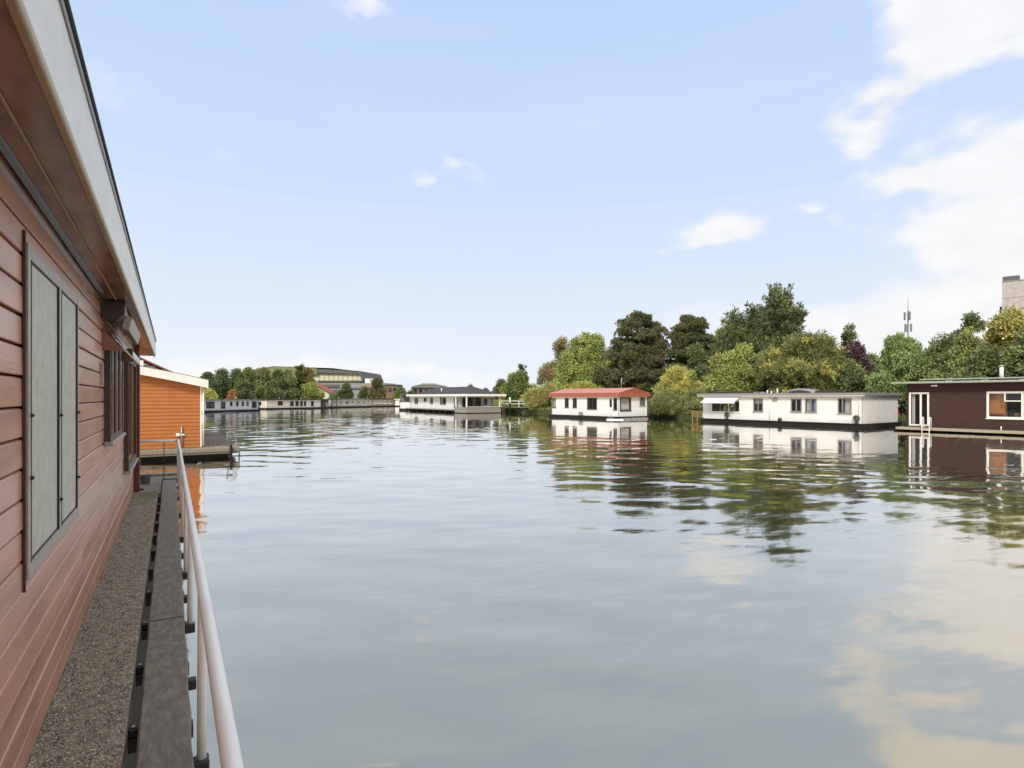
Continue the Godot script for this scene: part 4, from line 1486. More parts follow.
	# ---- white boat with red roof
	var c := thing("red_roofed_houseboat", "white houseboat with red low pitched roof among the bushes", "houseboat", Vector3(4.6, 0, -67), deg_to_rad(-53))
	L = 10.35
	var Wd := 4.3
	var rw := [[0.12, 0.69, 1.1, 2.16], [2.24, 2.87, 1.13, 2.16], [3.55, 4.18, 1.13, 2.16], [5.81, 7.25, 1.0, 2.2], [8.95, 9.5, 0.42, 2.2], [9.62, 10.1, 0.98, 2.18]]
	var re := [[0.15, 1.8, 0.9, 2.26], [3.15, 4.0, 1.38, 2.26]]
	hull(c, 0.0, L, Wd, 0.3, M.dark_hull, 0.25)
	shell(c, 0.0, L, Wd, 0.3, 2.4, rw, re, W)
	window(c, rw[0], Transform3D(), M.dark_frame, 1, {"blind": [[0.15, 0.65, 1.15, M.curtain_white]]})
	window(c, rw[1], Transform3D(), M.dark_frame, 2)
	window(c, rw[2], Transform3D(), M.dark_frame, 2)
	window(c, rw[3], Transform3D(), M.dark_frame, 3, {"at": [6.1, 6.65]})
	var dr := window(c, rw[4], Transform3D(), M.white_trim, 1, {"door": true, "f": 0.09})
	solid(dr, "lower_panel", Vector3(9.05, 0.52, -0.04), Vector3(9.4, 1.25, 0.012), W)
	window(c, rw[5], Transform3D(), M.dark_frame, 1)
	var ex := Transform3D(END.basis, Vector3(L - 0.003, 0, 0))
	window(c, re[0], ex, M.dark_frame, 1, {"f": 0.1, "blind": [[0.2, 1.75, 0.95, M.curtain_white]]})
	window(c, re[1], ex, M.grey_frame, 2, {"blind": [[3.2, 3.55, 1.4, M.curtain_white]]})
	# wall seams
	for u in [1.6, 4.95, 5.3, 7.9, 8.6]:
		solid(c, "wall_batten", Vector3(u, 0.35, 0.002), Vector3(u + 0.05, 2.36, 0.022), M.white_trim)
	# roof: steep red band all round, low gable above
	var y0 := 2.33
	var y1 := 2.74
	var xa := -0.3
	var xb := L + 0.3
	var za := 0.3
	var zb := -Wd - 0.3
	st = ns()
	var i := 0.07
	var lo := [Vector3(xa, y0, za), Vector3(xb, y0, za), Vector3(xb, y0, zb), Vector3(xa, y0, zb)]
	var hi := [Vector3(xa + i, y1, za - i), Vector3(xb - i, y1, za - i), Vector3(xb - i, y1, zb + i), Vector3(xa + i, y1, zb + i)]
	for k in 4:
		var k2 := (k + 1) % 4
		quad(st, lo[k], lo[k2], hi[k2], hi[k])
	quad(st, lo[3], lo[2], lo[1], lo[0])
	part(c, "roof_band", st, M.red_roof)
	st = ns()
	var r0 := Vector3(xa + i, 3.26, (za + zb) * 0.5)
	var r1 := Vector3(xb - i, 3.26, (za + zb) * 0.5)
	quad(st, hi[0] + Vector3(0, 0.004, 0), hi[1] + Vector3(0, 0.004, 0), r1, r0)
	quad(st, hi[2] + Vector3(0, 0.004, 0), hi[3] + Vector3(0, 0.004, 0), r0, r1)
	var rr := part(c, "roof", st, M.pink_roof)
	for k in 17:
		# standing seams
		var u := xa + 0.3 + 0.62 * k
		var s := ns()
		var p0 := Vector3(u, y1 + 0.01, za - i - 0.02)
		var p1 := Vector3(u, 3.27, (za + zb) * 0.5)
		tube(s, [p0, p1], [0.018], 4)
		part(rr, "seam", s, M.pink_roof)
	st = ns()
	tri(st, hi[1], hi[2], r1)
	tri(st, hi[3], hi[0], r0)
	part(c, "gable", st, M.red_roof)
	rod(c, "flue", [Vector3(8.6, 3.2, -2.3), Vector3(8.6, 4.3, -2.3)], 0.04, M.galvanised)
	solid(c, "gas_box", Vector3(4.75, 0.32, 0.03), Vector3(5.15, 0.68, 0.3), M.grey_frame)
	solid(c, "mooring_fender", Vector3(9.2, 0.0, 0.27), Vector3(9.9, 0.28, 0.5), M.dark_frame, 0.08)
	for k in 5:
		solid(c, "stone_footing", Vector3(L + 0.2, -0.2, -0.4 - 0.8 * k), Vector3(L + 0.75 + 0.1 * sin(k * 5.0), 0.16, 0.15 - 0.8 * k), M.grey_cladding, 0.08)
	var pf := thing("paddle_board", "white paddle board floating by the red roofed houseboat", "board", c.transform * Vector3(10.5, 0.0, 0.75), deg_to_rad(-30))
	st = ns(true)
	var bp := PackedVector2Array()
	for k in 16:
		var a := TAU * k / 16
		bp.append(Vector2(cos(a) * 0.9, sin(a) * 0.3))
	prism(st, bp, -0.03, 0.10, Transform3D(Basis(Vector3.RIGHT, -PI / 2), Vector3.ZERO))
	part(pf, "body", st, M.white_metal)

	# ---- wide pale boat with dark hipped roof and veranda
	var e := thing("hip_roofed_houseboat", "pale bungalow houseboat with dark hipped roof and corner veranda in mid distance", "houseboat", Vector3(-19.8, 0, -102), deg_to_rad(-56))
	var mw := [[6.43, 7.75, 1.18, 2.16], [9.92, 10.9, 1.57, 2.17], [12.23, 13.27, 1.24, 2.17], [15.68, 17.62, 1.16, 2.22], [20.0, 21.6, 0.5, 2.29]]
	var ew := [[0.5, 3.6, 0.55, 2.2], [4.1, 4.8, 1.1, 2.1]]
	hull(e, 5.0, 21.8, 5.3, 0.35, M.dark_hull, 0.2)
	shell(e, 5.0, 21.8, 5.3, 0.35, 2.4, mw, ew, W)
	for k in 4:
		window(e, mw[k], Transform3D(), M.grey_frame, 2 if k != 1 else 1, {"blind": [[mw[k][0] + 0.1, lerpf(mw[k][0], mw[k][1], 0.35), mw[k][2], M.curtain_white]] if k != 1 else []})
	window(e, mw[4], Transform3D(), M.white_trim, 3, {"door": true, "f": 0.1})
	var ee := Transform3D(END.basis, Vector3(21.797, 0, 0))
	window(e, ew[0], ee, M.dark_frame, 4, {"f": 0.09, "sill": false, "blind": [[2.3, 2.8, 0.6, M.curtain_white]]})
	window(e, ew[1], ee, M.white_trim, 1)
	# annex with large panes at the left
	hull(e, 0.3, 4.6, 5.0, 0.3, M.dark_hull, 0.15)
	shell(e, 0.3, 4.85, 5.0, 0.3, 2.8, [[0.5, 4.5, 1.5, 2.7]], [], W)
	window(e, [0.5, 4.5, 1.5, 2.7], Transform3D(), M.dark_frame, 3)
	slab_roof(e, 0.1, 4.95, -5.2, 0.15, 2.8, 0.14, M.dark_roof, M.dark_frame)
	# main roof
	slab_roof(e, 4.97, 25.8, -5.5, 0.9, 2.41, 0.3, M.grey_roof, M.white_trim)
	st = ns()
	var q0 := [Vector3(6.0, 2.64, 0.4), Vector3(25.0, 2.64, 0.4), Vector3(25.0, 2.64, -5.2), Vector3(6.0, 2.64, -5.2)]
	var t0 := Vector3(10.0, 3.85, -2.4)
	var t1 := Vector3(21.5, 3.85, -2.4)
	quad(st, q0[0], q0[1], t1, t0)
	tri(st, q0[1], q0[2], t1)
	quad(st, q0[2], q0[3], t0, t1)
	tri(st, q0[3], q0[0], t0)
	part(e, "hipped_roof", st, M.dark_roof)
	rod(e, "roof_pipe", [Vector3(14.6, 3.1, -0.8), Vector3(14.6, 3.65, -0.8)], 0.1, M.white_trim)
	# gangway deck in front, veranda floor, panelled front and posts
	solid(e, "gangway", Vector3(5.0, 0.36, 0.2), Vector3(21.9, 0.5, 1.1), M.grey_cladding)
	for k in 9:
		solid(e, "gangway_post", Vector3(5.3 + 2.0 * k, -0.5, 0.85), Vector3(5.45 + 2.0 * k, 0.355, 1.0), M.dark_hull)
	solid(e, "veranda_floor", Vector3(21.9, 0.36, -4.9), Vector3(25.4, 0.5, 0.9), M.grey_cladding)
	solid(e, "veranda_float", Vector3(21.9, -0.6, -4.8), Vector3(25.3, 0.355, 0.8), M.dark_hull)
	for k in 22:
		solid(e, "panel_board", Vector3(25.405, 0.08, 0.66 - 0.26 * k), Vector3(25.44, 0.9, 0.91 - 0.26 * k), M.grey_cladding)
	for k in 13:
		solid(e, "panel_board", Vector3(22.05 + 0.26 * k, 0.08, 0.905), Vector3(22.30 + 0.26 * k, 0.9, 0.94), M.grey_cladding)
	solid(e, "panel_rail", Vector3(25.36, 0.902, -4.9), Vector3(25.5, 0.96, 0.96), M.white_trim)
	for z in [0.75, -4.7]:
		solid(e, "veranda_post", Vector3(25.15, 0.5, z - 0.08), Vector3(25.31, 2.42, z + 0.08), M.white_trim)
	solid(e, "veranda_post", Vector3(22.0, 0.5, 0.67), Vector3(22.16, 2.42, 0.83), M.white_trim)
	# jetty with white railing between the pale boat and the bushes
	var j := thing("jetty", "grey timber jetty with white rails beside the pale bungalow houseboat", "jetty", Vector3(-0.4, 0, -87.0), deg_to_rad(-35))
	for k in 16:
		solid(j, "plank", Vector3(-1.2 + 0.33 * k, 0.72, -1.0), Vector3(-0.89 + 0.33 * k, 0.80, 0.8), M.old_boards)
	for k in 4:
		var u := -1.0 + 1.6 * k
		rod(j, "pile", [Vector3(u, -0.6, 0.6), Vector3(u, 0.72, 0.6)], 0.09, M.dark_hull)
		solid(j, "rail_post", Vector3(u - 0.05, 0.8, 0.6), Vector3(u + 0.05, 1.75, 0.7), M.white_trim)
	for y in [1.25, 1.66]:
		solid(j, "rail", Vector3(-1.1, y, 0.70), Vector3(4.0, y + 0.09, 0.74), M.white_trim)
	var mp := thing("mooring_pole", "dark mooring pole with white top in front of the jetty", "pole", Vector3(-0.3, 0, -84.0))
	rod(mp, "shaft", [Vector3(0, -0.6, 0), Vector3(0, 1.4, 0)], 0.12, M.dark_hull)
	rod(mp, "white_cap", [Vector3(0, 1.4, 0), Vector3(0, 2.0, 0), Vector3(0, 2.25, 0)], 0.13, M.white_trim)

func build_left_row() -> void:
	# far bank on the left: low boats seen along their fronts
	var a := thing("blue_white_houseboat", "low bluish white houseboat nearest the orange house on the far left bank", "houseboat", Vector3(-46.4, 0, -87), deg_to_rad(69))
	var ws := [[0.6, 2.1, 0.62, 1.6], [3.28, 4.14, 0.55, 1.57], [5.05, 5.49, 0.9, 1.56], [6.26, 6.71, 0.9, 1.56], [7.38, 7.8, 0.9, 1.56], [8.35, 8.78, 0.9, 1.56], [9.5, 10.5, 0.55, 1.56]]
	low_boat(a, 10.9, 4.6, 1.78, ws, M.blue_white_wall, M.grey_roof, M.dark_frame, 0.25)
	var b := thing("cream_houseboat", "low cream houseboat second from the orange house on the far left bank", "houseboat", Vector3(-45.6, 0, -108), deg_to_rad(57))
	ws = [[2.25, 3.31, 0.79, 1.5], [4.9, 5.73, 0.6, 1.5], [6.14, 6.89, 0.6, 1.5], [7.23, 7.8, 0.6, 1.5], [8.1, 8.6, 0.6, 1.5], [9.78, 10.43, 0.55, 1.5]]
	low_boat(b, 12.2, 4.6, 1.72, ws, M.cream_wall, M.dark_roof, M.dark_frame, 0.2)
	var t := thing("terrace_shelter", "dark open terrace shelter between the cream and beige far houseboats", "shelter", Vector3(-38.6, 0, -118.5), deg_to_rad(57))
	for k in 4:
		solid(t, "post", Vector3(0.1 + 1.1 * k, 0.2, -0.1), Vector3(0.22 + 1.1 * k, 1.75, 0.02), M.dark_frame)
	solid(t, "roof", Vector3(-0.1, 1.75, -3.0), Vector3(3.8, 1.85, 0.2), M.dark_roof)
	solid(t, "raft", Vector3(-0.1, -0.5, -3.0), Vector3(3.8, 0.2, 0.2), M.dark_hull)
	solid(t, "back_screen", Vector3(0.0, 0.21, -2.9), Vector3(3.7, 1.7, -2.8), M.brown_grey_wall)
	solid(t, "parasol_cover", Vector3(1.5, 0.21, -1.6), Vector3(2.3, 1.3, -0.9), M.white_trim, 0.1)
	var c := thing("beige_houseboat", "low beige houseboat third from the orange house on the far left bank", "houseboat", Vector3(-38.6, 0, -124), deg_to_rad(62))
	ws = [[0.8, 1.6, 0.6, 1.5], [2.3, 3.1, 0.6, 1.5], [4.2, 5.2, 0.6, 1.5], [6.0, 6.7, 0.6, 1.5], [7.7, 8.6, 0.6, 1.5], [9.6, 10.4, 0.6, 1.5]]
	low_boat(c, 12.0, 4.6, 1.78, ws, M.beige_wall, M.grey_roof, M.white_trim, 0.2)
	var d := thing("brown_grey_houseboat", "low brown grey houseboat fourth from the orange house on the far left bank", "houseboat", Vector3(-36.4, 0, -137), deg_to_rad(40))
	ws = [[1.5, 2.1, 0.4, 1.6], [2.6, 3.2, 0.4, 1.6], [4.2, 5.0, 0.7, 1.5], [5.5, 6.3, 0.7, 1.5], [6.8, 7.6, 0.7, 1.5], [8.2, 9.0, 0.7, 1.5]]
	low_boat(d, 10.4, 4.6, 1.85, ws, M.brown_grey_wall, M.dark_roof, M.cream_paint, 0.25)
	var e := thing("small_white_houseboat", "small white houseboat just left of the pale bungalow houseboat", "houseboat", Vector3(-28.4, 0, -141), deg_to_rad(10))
	low_boat(e, 6.0, 4.0, 1.7, [[1.0, 2.0, 0.7, 1.4], [3.4, 4.6, 0.7, 1.4]], M.white_wall, M.white_trim, M.grey_frame, 0.3)

func low_boat(o: Node3D, L: float, Wd: float, top: float, ws: Array, m: Material, rm: Material, fm: Material, over: float) -> void:
	hull(o, 0.0, L, Wd, 0.25, M.dark_hull, 0.2)
	shell(o, 0.0, L, Wd, 0.25, top, ws, [[1.2, 2.4, 0.8, top - 0.3]], m, 0.0, [[1.2, 2.8, 0.7, top - 0.3]])
	for k in ws.size():
		window(o, ws[k], Transform3D(), fm, 2 if ws[k][1] - ws[k][0] > 0.7 else 1, {"f": 0.07, "blind": [[ws[k][0] + 0.05, lerpf(ws[k][0], ws[k][1], 0.4), ws[k][2], M.curtain_white]] if k % 3 == 1 else []})
	slab_roof(o, -over, L + over, -Wd - over, over + 0.05, top, 0.14, rm, rm)
	for k in 2:
		rod(o, "roof_pipe", [Vector3(L * (0.3 + 0.4 * k), top + 0.05, -1.5), Vector3(L * (0.3 + 0.4 * k), top + 0.5, -1.5)], 0.07, M.galvanised)

func P(px: float, py: float, dep: float) -> Vector3:
	return Vector3((px - 512.0) / 580.0 * dep, EYE + (397.0 - py) / 580.0 * dep, -dep)

func build_far() -> void:
	# sports hall with a folded green roof, 240 m away
	var D := 240.0
	var h := thing("sports_hall", "large hall with greenish roof and cream panels behind the far left trees", "building", P(262, 397, D) * Vector3(1, 0, 1) + Vector3(0, 0.42, 0))
	var u := func(px: float) -> float:
		return (px - 262.0) / 580.0 * D
	var v := func(py: float) -> float:
		return EYE - 0.42 + (397.0 - py) / 580.0 * D
	var st := ns()
	# lower block
	box(st, Vector3(u.call(225), 0, -40), Vector3(u.call(352), v.call(380.5), 0))
	part(h, "lower_wall", st, M.hall_grey)
	for q in [[382.0, 380.6], [387.5, 384.5], [393.0, 390.0]]:
		solid(h, "dark_band", Vector3(u.call(318), v.call(q[0]), 0.1), Vector3(u.call(362), v.call(q[1]), 0.5), M.hall_dark, 0.05)
	# upper cream walls with leaning ends
	st = ns()
	prism(st, PackedVector2Array([Vector2(u.call(248), v.call(380.4)), Vector2(u.call(363), v.call(380.4)), Vector2(u.call(360), v.call(372.5)), Vector2(u.call(318), v.call(370.5)), Vector2(u.call(250), v.call(371))]), -0.5, -38)
	part(h, "upper_wall", st, M.hall_panel)
	for k in 9:
		var px := 319.0 + 4.7 * k
		solid(h, "panel_joint", Vector3(u.call(px), v.call(380.2), -0.49), Vector3(u.call(px + 0.3), v.call(373.4), -0.3), M.hall_grey, 0.0)
	st = ns()
	prism(st, PackedVector2Array([Vector2(u.call(315), v.call(372.9)), Vector2(u.call(360.5), v.call(374.0)), Vector2(u.call(359.5), v.call(371.0)), Vector2(u.call(315), v.call(368.8))]), 0.6, -38)
	part(h, "dark_cornice", st, M.hall_dark)
	st = ns()
	prism(st, PackedVector2Array([Vector2(u.call(360), v.call(371)), Vector2(u.call(364), v.call(381.5)), Vector2(u.call(362.6), v.call(381.5)), Vector2(u.call(358.6), v.call(371))]), 0.8, -38)
	part(h, "leaning_end", st, M.hall_dark)
	# roof planes
	st = ns()
	var ra := Vector3(u.call(236), v.call(373), 1.0)
	var rb := Vector3(u.call(274), v.call(366.3), 1.0)
	var rc := Vector3(u.call(332), v.call(368.2), 1.0)
	var rd := Vector3(u.call(358.5), v.call(371.2), 1.0)
	var ridge := [Vector3(ra.x, ra.y + 1.5, -40), Vector3(rb.x + 2, v.call(364.0), -40), Vector3(rc.x - 6, v.call(366.0), -40), Vector3(rd.x - 4, rd.y + 0.3, -40)]
	quad(st, ra, rb, ridge[1], ridge[0])
	quad(st, rb, rc, ridge[2], ridge[1])
	quad(st, rc, rd, ridge[3], ridge[2])
	part(h, "roof", st, M.hall_roof)
	st = ns()
	prism(st, PackedVector2Array([Vector2(ra.x, ra.y), Vector2(rb.x, rb.y), Vector2(u.call(318), v.call(368.6)), Vector2(u.call(318), v.call(374)), Vector2(u.call(236), v.call(381))]), 0.9, 0.55)
	part(h, "folded_front", st, M.hall_roof)
	# annex
	var an := thing("hall_annex", "lower grey annex with orange signs right of the large hall", "building", P(352, 397, 225) * Vector3(1, 0, 1) + Vector3(0, 0.42, 0))
	var u2 := func(px: float) -> float:
		return (px - 352.0) / 580.0 * 225.0
	var v2 := func(py: float) -> float:
		return EYE - 0.42 + (397.0 - py) / 580.0 * 225.0
	st = ns()
	prism(st, PackedVector2Array([Vector2(u2.call(340), 0), Vector2(u2.call(395), 0), Vector2(u2.call(395), v2.call(385)), Vector2(u2.call(386), v2.call(383)), Vector2(u2.call(340), v2.call(383))]), 0, -12)
	part(an, "wall", st, M.hall_grey)
	solid(an, "white_penthouse", Vector3(u2.call(363), v2.call(383), -8), Vector3(u2.call(372.5), v2.call(377.8), -3), M.white_wall, 0.1)
	solid(an, "penthouse_roof", Vector3(u2.call(362.5), v2.call(377.7), -8.3), Vector3(u2.call(373), v2.call(377.0), -2.7), M.hall_dark, 0.05)
	solid(an, "dark_band", Vector3(u2.call(341), v2.call(389.5), 0.05), Vector3(u2.call(394.5), v2.call(387.5), 0.3), M.hall_dark, 0.05)
	solid(an, "dark_roof_edge", Vector3(u2.call(385), v2.call(385), 0.05), Vector3(u2.call(395.6), v2.call(383.6), 0.4), M.hall_dark, 0.05)
	for q in [[362.5, 365.5], [369, 371.5]]:
		solid(an, "orange_panel", Vector3(u2.call(q[0]), v2.call(387), 0.32), Vector3(u2.call(q[1]), v2.call(384.8), 0.45), M.orange_wood, 0.02)
	# small house with a red roof before the hall
	var sh := thing("red_roofed_house", "small house with red roof in front of the large hall", "house", P(324, 397, 185) * Vector3(1, 0, 1) + Vector3(0, 0.42, 0))
	st = ns()
	prism(st, PackedVector2Array([Vector2(-3, 0), Vector2(1.6, 0), Vector2(1.6, 3.0), Vector2(-3, 5.6)]), 0, -6)
	part(sh, "wall", st, M.cream_wall)
	st = ns()
	prism(st, PackedVector2Array([Vector2(2.0, 2.9), Vector2(-3.2, 6.0), Vector2(-3.2, 6.35), Vector2(2.0, 3.25)]), 0.4, -6.4)
	part(sh, "roof", st, M.red_tile)
	# apartment roofs behind the pale bungalow boat
	var ap := thing("brick_flats", "low brick flats with grey roof behind the dark hipped roof", "building", P(428, 397, 210) * Vector3(1, 0, 1) + Vector3(0, 0.42, 0))
	st = ns()
	box(st, Vector3(-6, 0, -10), Vector3(7.0, 5.4, 0))
	part(ap, "wall", st, M.brick_far)
	st = ns()
	prism(st, PackedVector2Array([Vector2(-6.4, 5.2), Vector2(7.4, 5.2), Vector2(5.6, 6.0), Vector2(3.0, 6.5), Vector2(-2.4, 6.5), Vector2(-5.2, 5.9)]), 0.5, -10.5)
	part(ap, "roof", st, M.grey_roof)
	for k in 7:
		solid(ap, "roof_vent", Vector3(-2.2 + 0.75 * k, 6.5, -1.0), Vector3(-1.9 + 0.75 * k, 6.95, -0.6), M.hall_dark, 0.02)
	for k in 6:
		solid(ap, "window", Vector3(-5.2 + 2.0 * k, 3.4, 0.01), Vector3(-4.0 + 2.0 * k, 4.7, 0.08), M.black_glass, 0.0)
	var bf := thing("brick_house_block", "brown brick block beyond the far shore left of the hipped roof", "building", P(390, 397, 200) * Vector3(1, 0, 1) + Vector3(0, 0.42, 0))
	solid(bf, "wall", Vector3(-2.6, 0, -8), Vector3(2.6, 5.8, 0), M.brick_far, 0.05)
	solid(bf, "roof", Vector3(-2.9, 5.8, -8.2), Vector3(2.9, 6.2, 0.3), M.hall_dark, 0.05)
	for k in 3:
		solid(bf, "window", Vector3(-2.1 + 1.6 * k, 3.6, 0.01), Vector3(-1.1 + 1.6 * k, 5.0, 0.08), M.black_glass, 0.0)
	# apartment tower at the right edge
	var T := 150.0
	var tw := thing("apartment_tower", "pale concrete apartment tower rising above the trees at right edge", "building", P(1002, 397, T) * Vector3(1, 0, 1) + Vector3(0, 0.42, 0), deg_to_rad(-43))
	var hh := EYE + (397.0 - 284.0) / 580.0 * T
	st = ns()
	box(st, Vector3(0, 0, -14), Vector3(22, hh, 0))
	part(tw, "wall", st, M.tower_concrete)
	for k in 10:
		solid(tw, "joint_strip", Vector3(0.0, hh - 4.2 - 3.0 * k, 0.004), Vector3(22, hh - 4.12 - 3.0 * k, 0.05), M.hall_grey, 0.0)
	solid(tw, "roof_edge", Vector3(-0.05, hh, -14.1), Vector3(22.1, hh + 0.25, 0.1), M.hall_grey, 0.02)
	solid(tw, "lift_house", Vector3(0.1, hh + 0.26, -4.0), Vector3(3.4, hh + 1.5, -0.5), M.hall_dark, 0.05)
	for k in 9:
		solid(tw, "balcony", Vector3(-1.4, hh - 9.6 - 2.9 * k, -6.0), Vector3(-0.01, hh - 8.5 - 2.9 * k, -1.0), M.hall_dark, 0.03)
	solid(tw, "balcony_screen", Vector3(-0.75, 0.5, -5.8), Vector3(-0.02, hh - 5.6, -5.5), M.hall_dark, 0.0)
	rod(tw, "stair_rail", [Vector3(-2.9, hh - 11.0, -1.2), Vector3(-2.9, hh - 8.9, -1.2), Vector3(-1.4, hh - 8.9, -1.2)], 0.07, M.hall_dark)
	# mobile mast
	var m := thing("antenna_mast", "slim grey antenna mast behind the willow", "mast", P(908, 397, 130) * Vector3(1, 0, 1) + Vector3(0, 0.42, 0))
	var mh := EYE + (397.0 - 312.0) / 580.0 * 130.0
	rod(m, "pole", [Vector3(0, 0, 0), Vector3(0, mh, 0)], 0.16, M.mast_grey)
	rod(m, "tip", [Vector3(0, mh, 0), Vector3(0, mh + 2.6, 0)], 0.045, M.mast_grey)
	for k in 3:
		for y in [mh - 1.3, mh - 4.0]:
			var a: float = TAU * k / 3.0 + 0.4 + y
			var c := Vector3(cos(a) * 0.62, y, sin(a) * 0.62)
			var an2 := solid(m, "antenna", c + Vector3(-0.17, -0.9, -0.12), c + Vector3(0.17, 0.9, 0.12), M.mast_grey, 0.03)
			rod(an2, "arm", [Vector3(0, y + 0.4, 0), c + Vector3(0, 0.4, 0)], 0.05, M.mast_grey, 6)

func build_trees() -> void:
	var G1 := Color(0.111, 0.161, 0.060)    # mid green
	var G2 := Color(0.266, 0.308, 0.101)      # bright green
	var Y1 := Color(0.374, 0.406, 0.105)       # yellow green
	var Y2 := Color(0.608, 0.525, 0.148)
	var DK := Color(0.103, 0.112, 0.045)    # dark evergreen
	var DK2 := Color(0.160, 0.174, 0.070)
	var GR := Color(0.171, 0.195, 0.078)     # grey green
	var GR2 := Color(0.280, 0.304, 0.122)
	var OL := Color(0.221, 0.187, 0.075)      # olive
	var BR := Color(0.17, 0.14, 0.08)
	var R := "trees on the right bank"
	var Lf := "trees on the far left bank"
	var SR := "shrubs on the right bank"
	# right bank, back to front
	tree("pine_tree", "tall dark pine with spreading crown, left of the two behind the red roof", "tree", R, 638, 80, 311, 78, {"kind": "pine", "cols": [DK, DK2, BR], "n": 1900, "base": 0.2, "s": 1.35, "bark": "bark_red"})
	tree("pine_tree", "tall dark pine with spreading crown, right of the two behind the red roof", "tree", R, 690, 77, 313, 66, {"kind": "pine", "cols": [DK, DK2, BR], "n": 1500, "base": 0.25, "s": 1.3, "bark": "bark_red"})
	tree("cypress_tree", "broad dark green evergreen, highest behind the white houseboat", "tree", R, 770, 67, 289, 130, {"kind": "spire", "tops": 7, "cols": [Color(0.097, 0.122, 0.049), Color(0.166, 0.192, 0.077)], "n": 3400, "base": 0.12, "s": 1.45})
	tree("maple_tree", "olive tinted thin crowned tree left of the bright green tree", "tree", R, 560, 91, 337, 50, {"cols": [Color(0.195, 0.212, 0.085), Color(0.369, 0.287, 0.148), Color(0.296, 0.169, 0.095)], "n": 1000, "base": 0.05, "s": 1.1})
	tree("lime_tree", "large bright green round tree behind the red roofed houseboat", "tree", R, 588, 88, 330, 72, {"cols": [G2, Color(0.389, 0.423, 0.105), G1], "n": 2200, "base": 0.05, "s": 1.25, "lobes": 14})
	tree("yew_tree", "dark green low tree between bright tree and left pine", "tree", R, 616, 82, 343, 58, {"cols": [DK, DK2], "n": 1000, "base": 0.05, "s": 1.2})
	tree("brown_beech_tree", "brownish dark tree standing under the left pine", "tree", R, 655, 79, 338, 74, {"cols": [Color(0.10, 0.088, 0.05), Color(0.15, 0.13, 0.065), DK2], "n": 1500, "base": 0.08, "s": 1.2})
	tree("holly_tree", "dark green rounded tree below the right pine", "tree", R, 696, 70, 344, 60, {"cols": [DK2, G1], "n": 1500, "base": 0.05, "s": 1.15})
	tree("yellow_green_tree", "yellow green leafy tree left of the layered olive tree", "tree", R, 738, 63, 344, 72, {"cols": [Color(0.264, 0.287, 0.085), Y1, G2], "n": 1800, "base": 0.06, "s": 1.1, "lobes": 13})
	tree("laburnum_tree", "small light green tree peeping over the left shoulder of the evergreen", "tree", R, 722, 72, 325, 26, {"cols": [G2, Y1], "n": 400, "base": 0.3, "s": 1.1, "lobes": 6})
	tree("sumac_tree", "wide layered olive tree with yellow tips above the white houseboat", "tree", R, 804, 58, 330, 106, {"kind": "tiers", "cols": [Color(0.148, 0.161, 0.062), Color(0.249, 0.271, 0.085), Y2], "n": 2400, "base": 0.08, "s": 1.0, "lobes": 26, "clump": "fan"})
	tree("birch_tree", "thin wispy tree top behind the purple tree", "tree", R, 850, 68, 324, 26, {"kind": "wispy", "cols": [G1, Color(0.249, 0.271, 0.108)], "n": 170, "base": 0.35, "s": 1.1})
	tree("plum_tree", "purple leaved plum tree between olive tree and willow", "tree", R, 852, 56, 340, 44, {"cols": [Color(0.106, 0.058, 0.068), Color(0.172, 0.101, 0.110)], "n": 1000, "base": 0.2, "s": 1.0})
	tree("laurel_shrub", "dark green shrub mass behind the right half of the white houseboat", "shrub", SR, 850, 54, 368, 70, {"cols": [DK2, G1], "n": 800, "base": 0.0, "s": 1.0})
	tree("willow_tree", "bright green weeping tree between white and dark houseboats", "tree", R, 897, 51, 332, 72, {"cols": [Color(0.150, 0.212, 0.068), Color(0.280, 0.356, 0.127)], "n": 2000, "base": 0.02, "s": 1.0, "clump": "strand"})
	tree("ash_tree", "green tree with bare reaching branches behind the dark houseboat", "tree", R, 957, 48, 328, 96, {"cols": [Color(0.120, 0.144, 0.053), Color(0.234, 0.254, 0.095), Y1], "n": 2000, "base": 0.0, "s": 0.95, "lobes": 15})
	tree("tall_ash_tree", "dark twiggy tree top rising behind the ash", "tree", R, 968, 52, 312, 60, {"kind": "wispy", "cols": [G1, Color(0.172, 0.187, 0.075)], "n": 420, "base": 0.3, "s": 0.9})
	tree("golden_tree", "golden green tree above the dark houseboat roof at right", "tree", R, 1010, 46, 309, 110, {"cols": [Color(0.218, 0.237, 0.085), Color(0.442, 0.372, 0.105), Y2], "n": 2400, "base": 0.0, "s": 0.95, "lobes": 16})
	tree("edge_tree", "tree cut by the right edge of the picture", "tree", R, 1062, 41, 285, 90, {"cols": [G1, Color(0.249, 0.271, 0.105)], "n": 1400, "base": 0.1, "s": 0.95})
	tree("hazel_shrub", "green shrub just behind the dark houseboat roof", "shrub", SR, 985, 44, 345, 80, {"cols": [Color(0.120, 0.144, 0.058), Color(0.218, 0.237, 0.095)], "n": 1100, "base": 0.0, "s": 0.9})
	tree("privet_shrub", "dark green shrub behind the left end of the dark houseboat", "shrub", SR, 925, 49, 360, 50, {"cols": [DK2, G1], "n": 700, "base": 0.0, "s": 0.95})
	tree("golden_willow_shrub", "tall yellow green bush right of the red roofed houseboat", "shrub", SR, 680, 66, 364, 52, {"cols": [Color(0.342, 0.372, 0.105), Color(0.665, 0.575, 0.168), G2], "n": 1300, "base": 0.0, "s": 1.05, "clump": "fan", "lobes": 16})
	tree("grey_willow_shrub", "grey green bush at the water below the yellow bush", "shrub", SR, 665, 64, 392, 38, {"cols": [GR, GR2], "n": 700, "base": 0.0, "s": 0.9, "clump": "fan"})
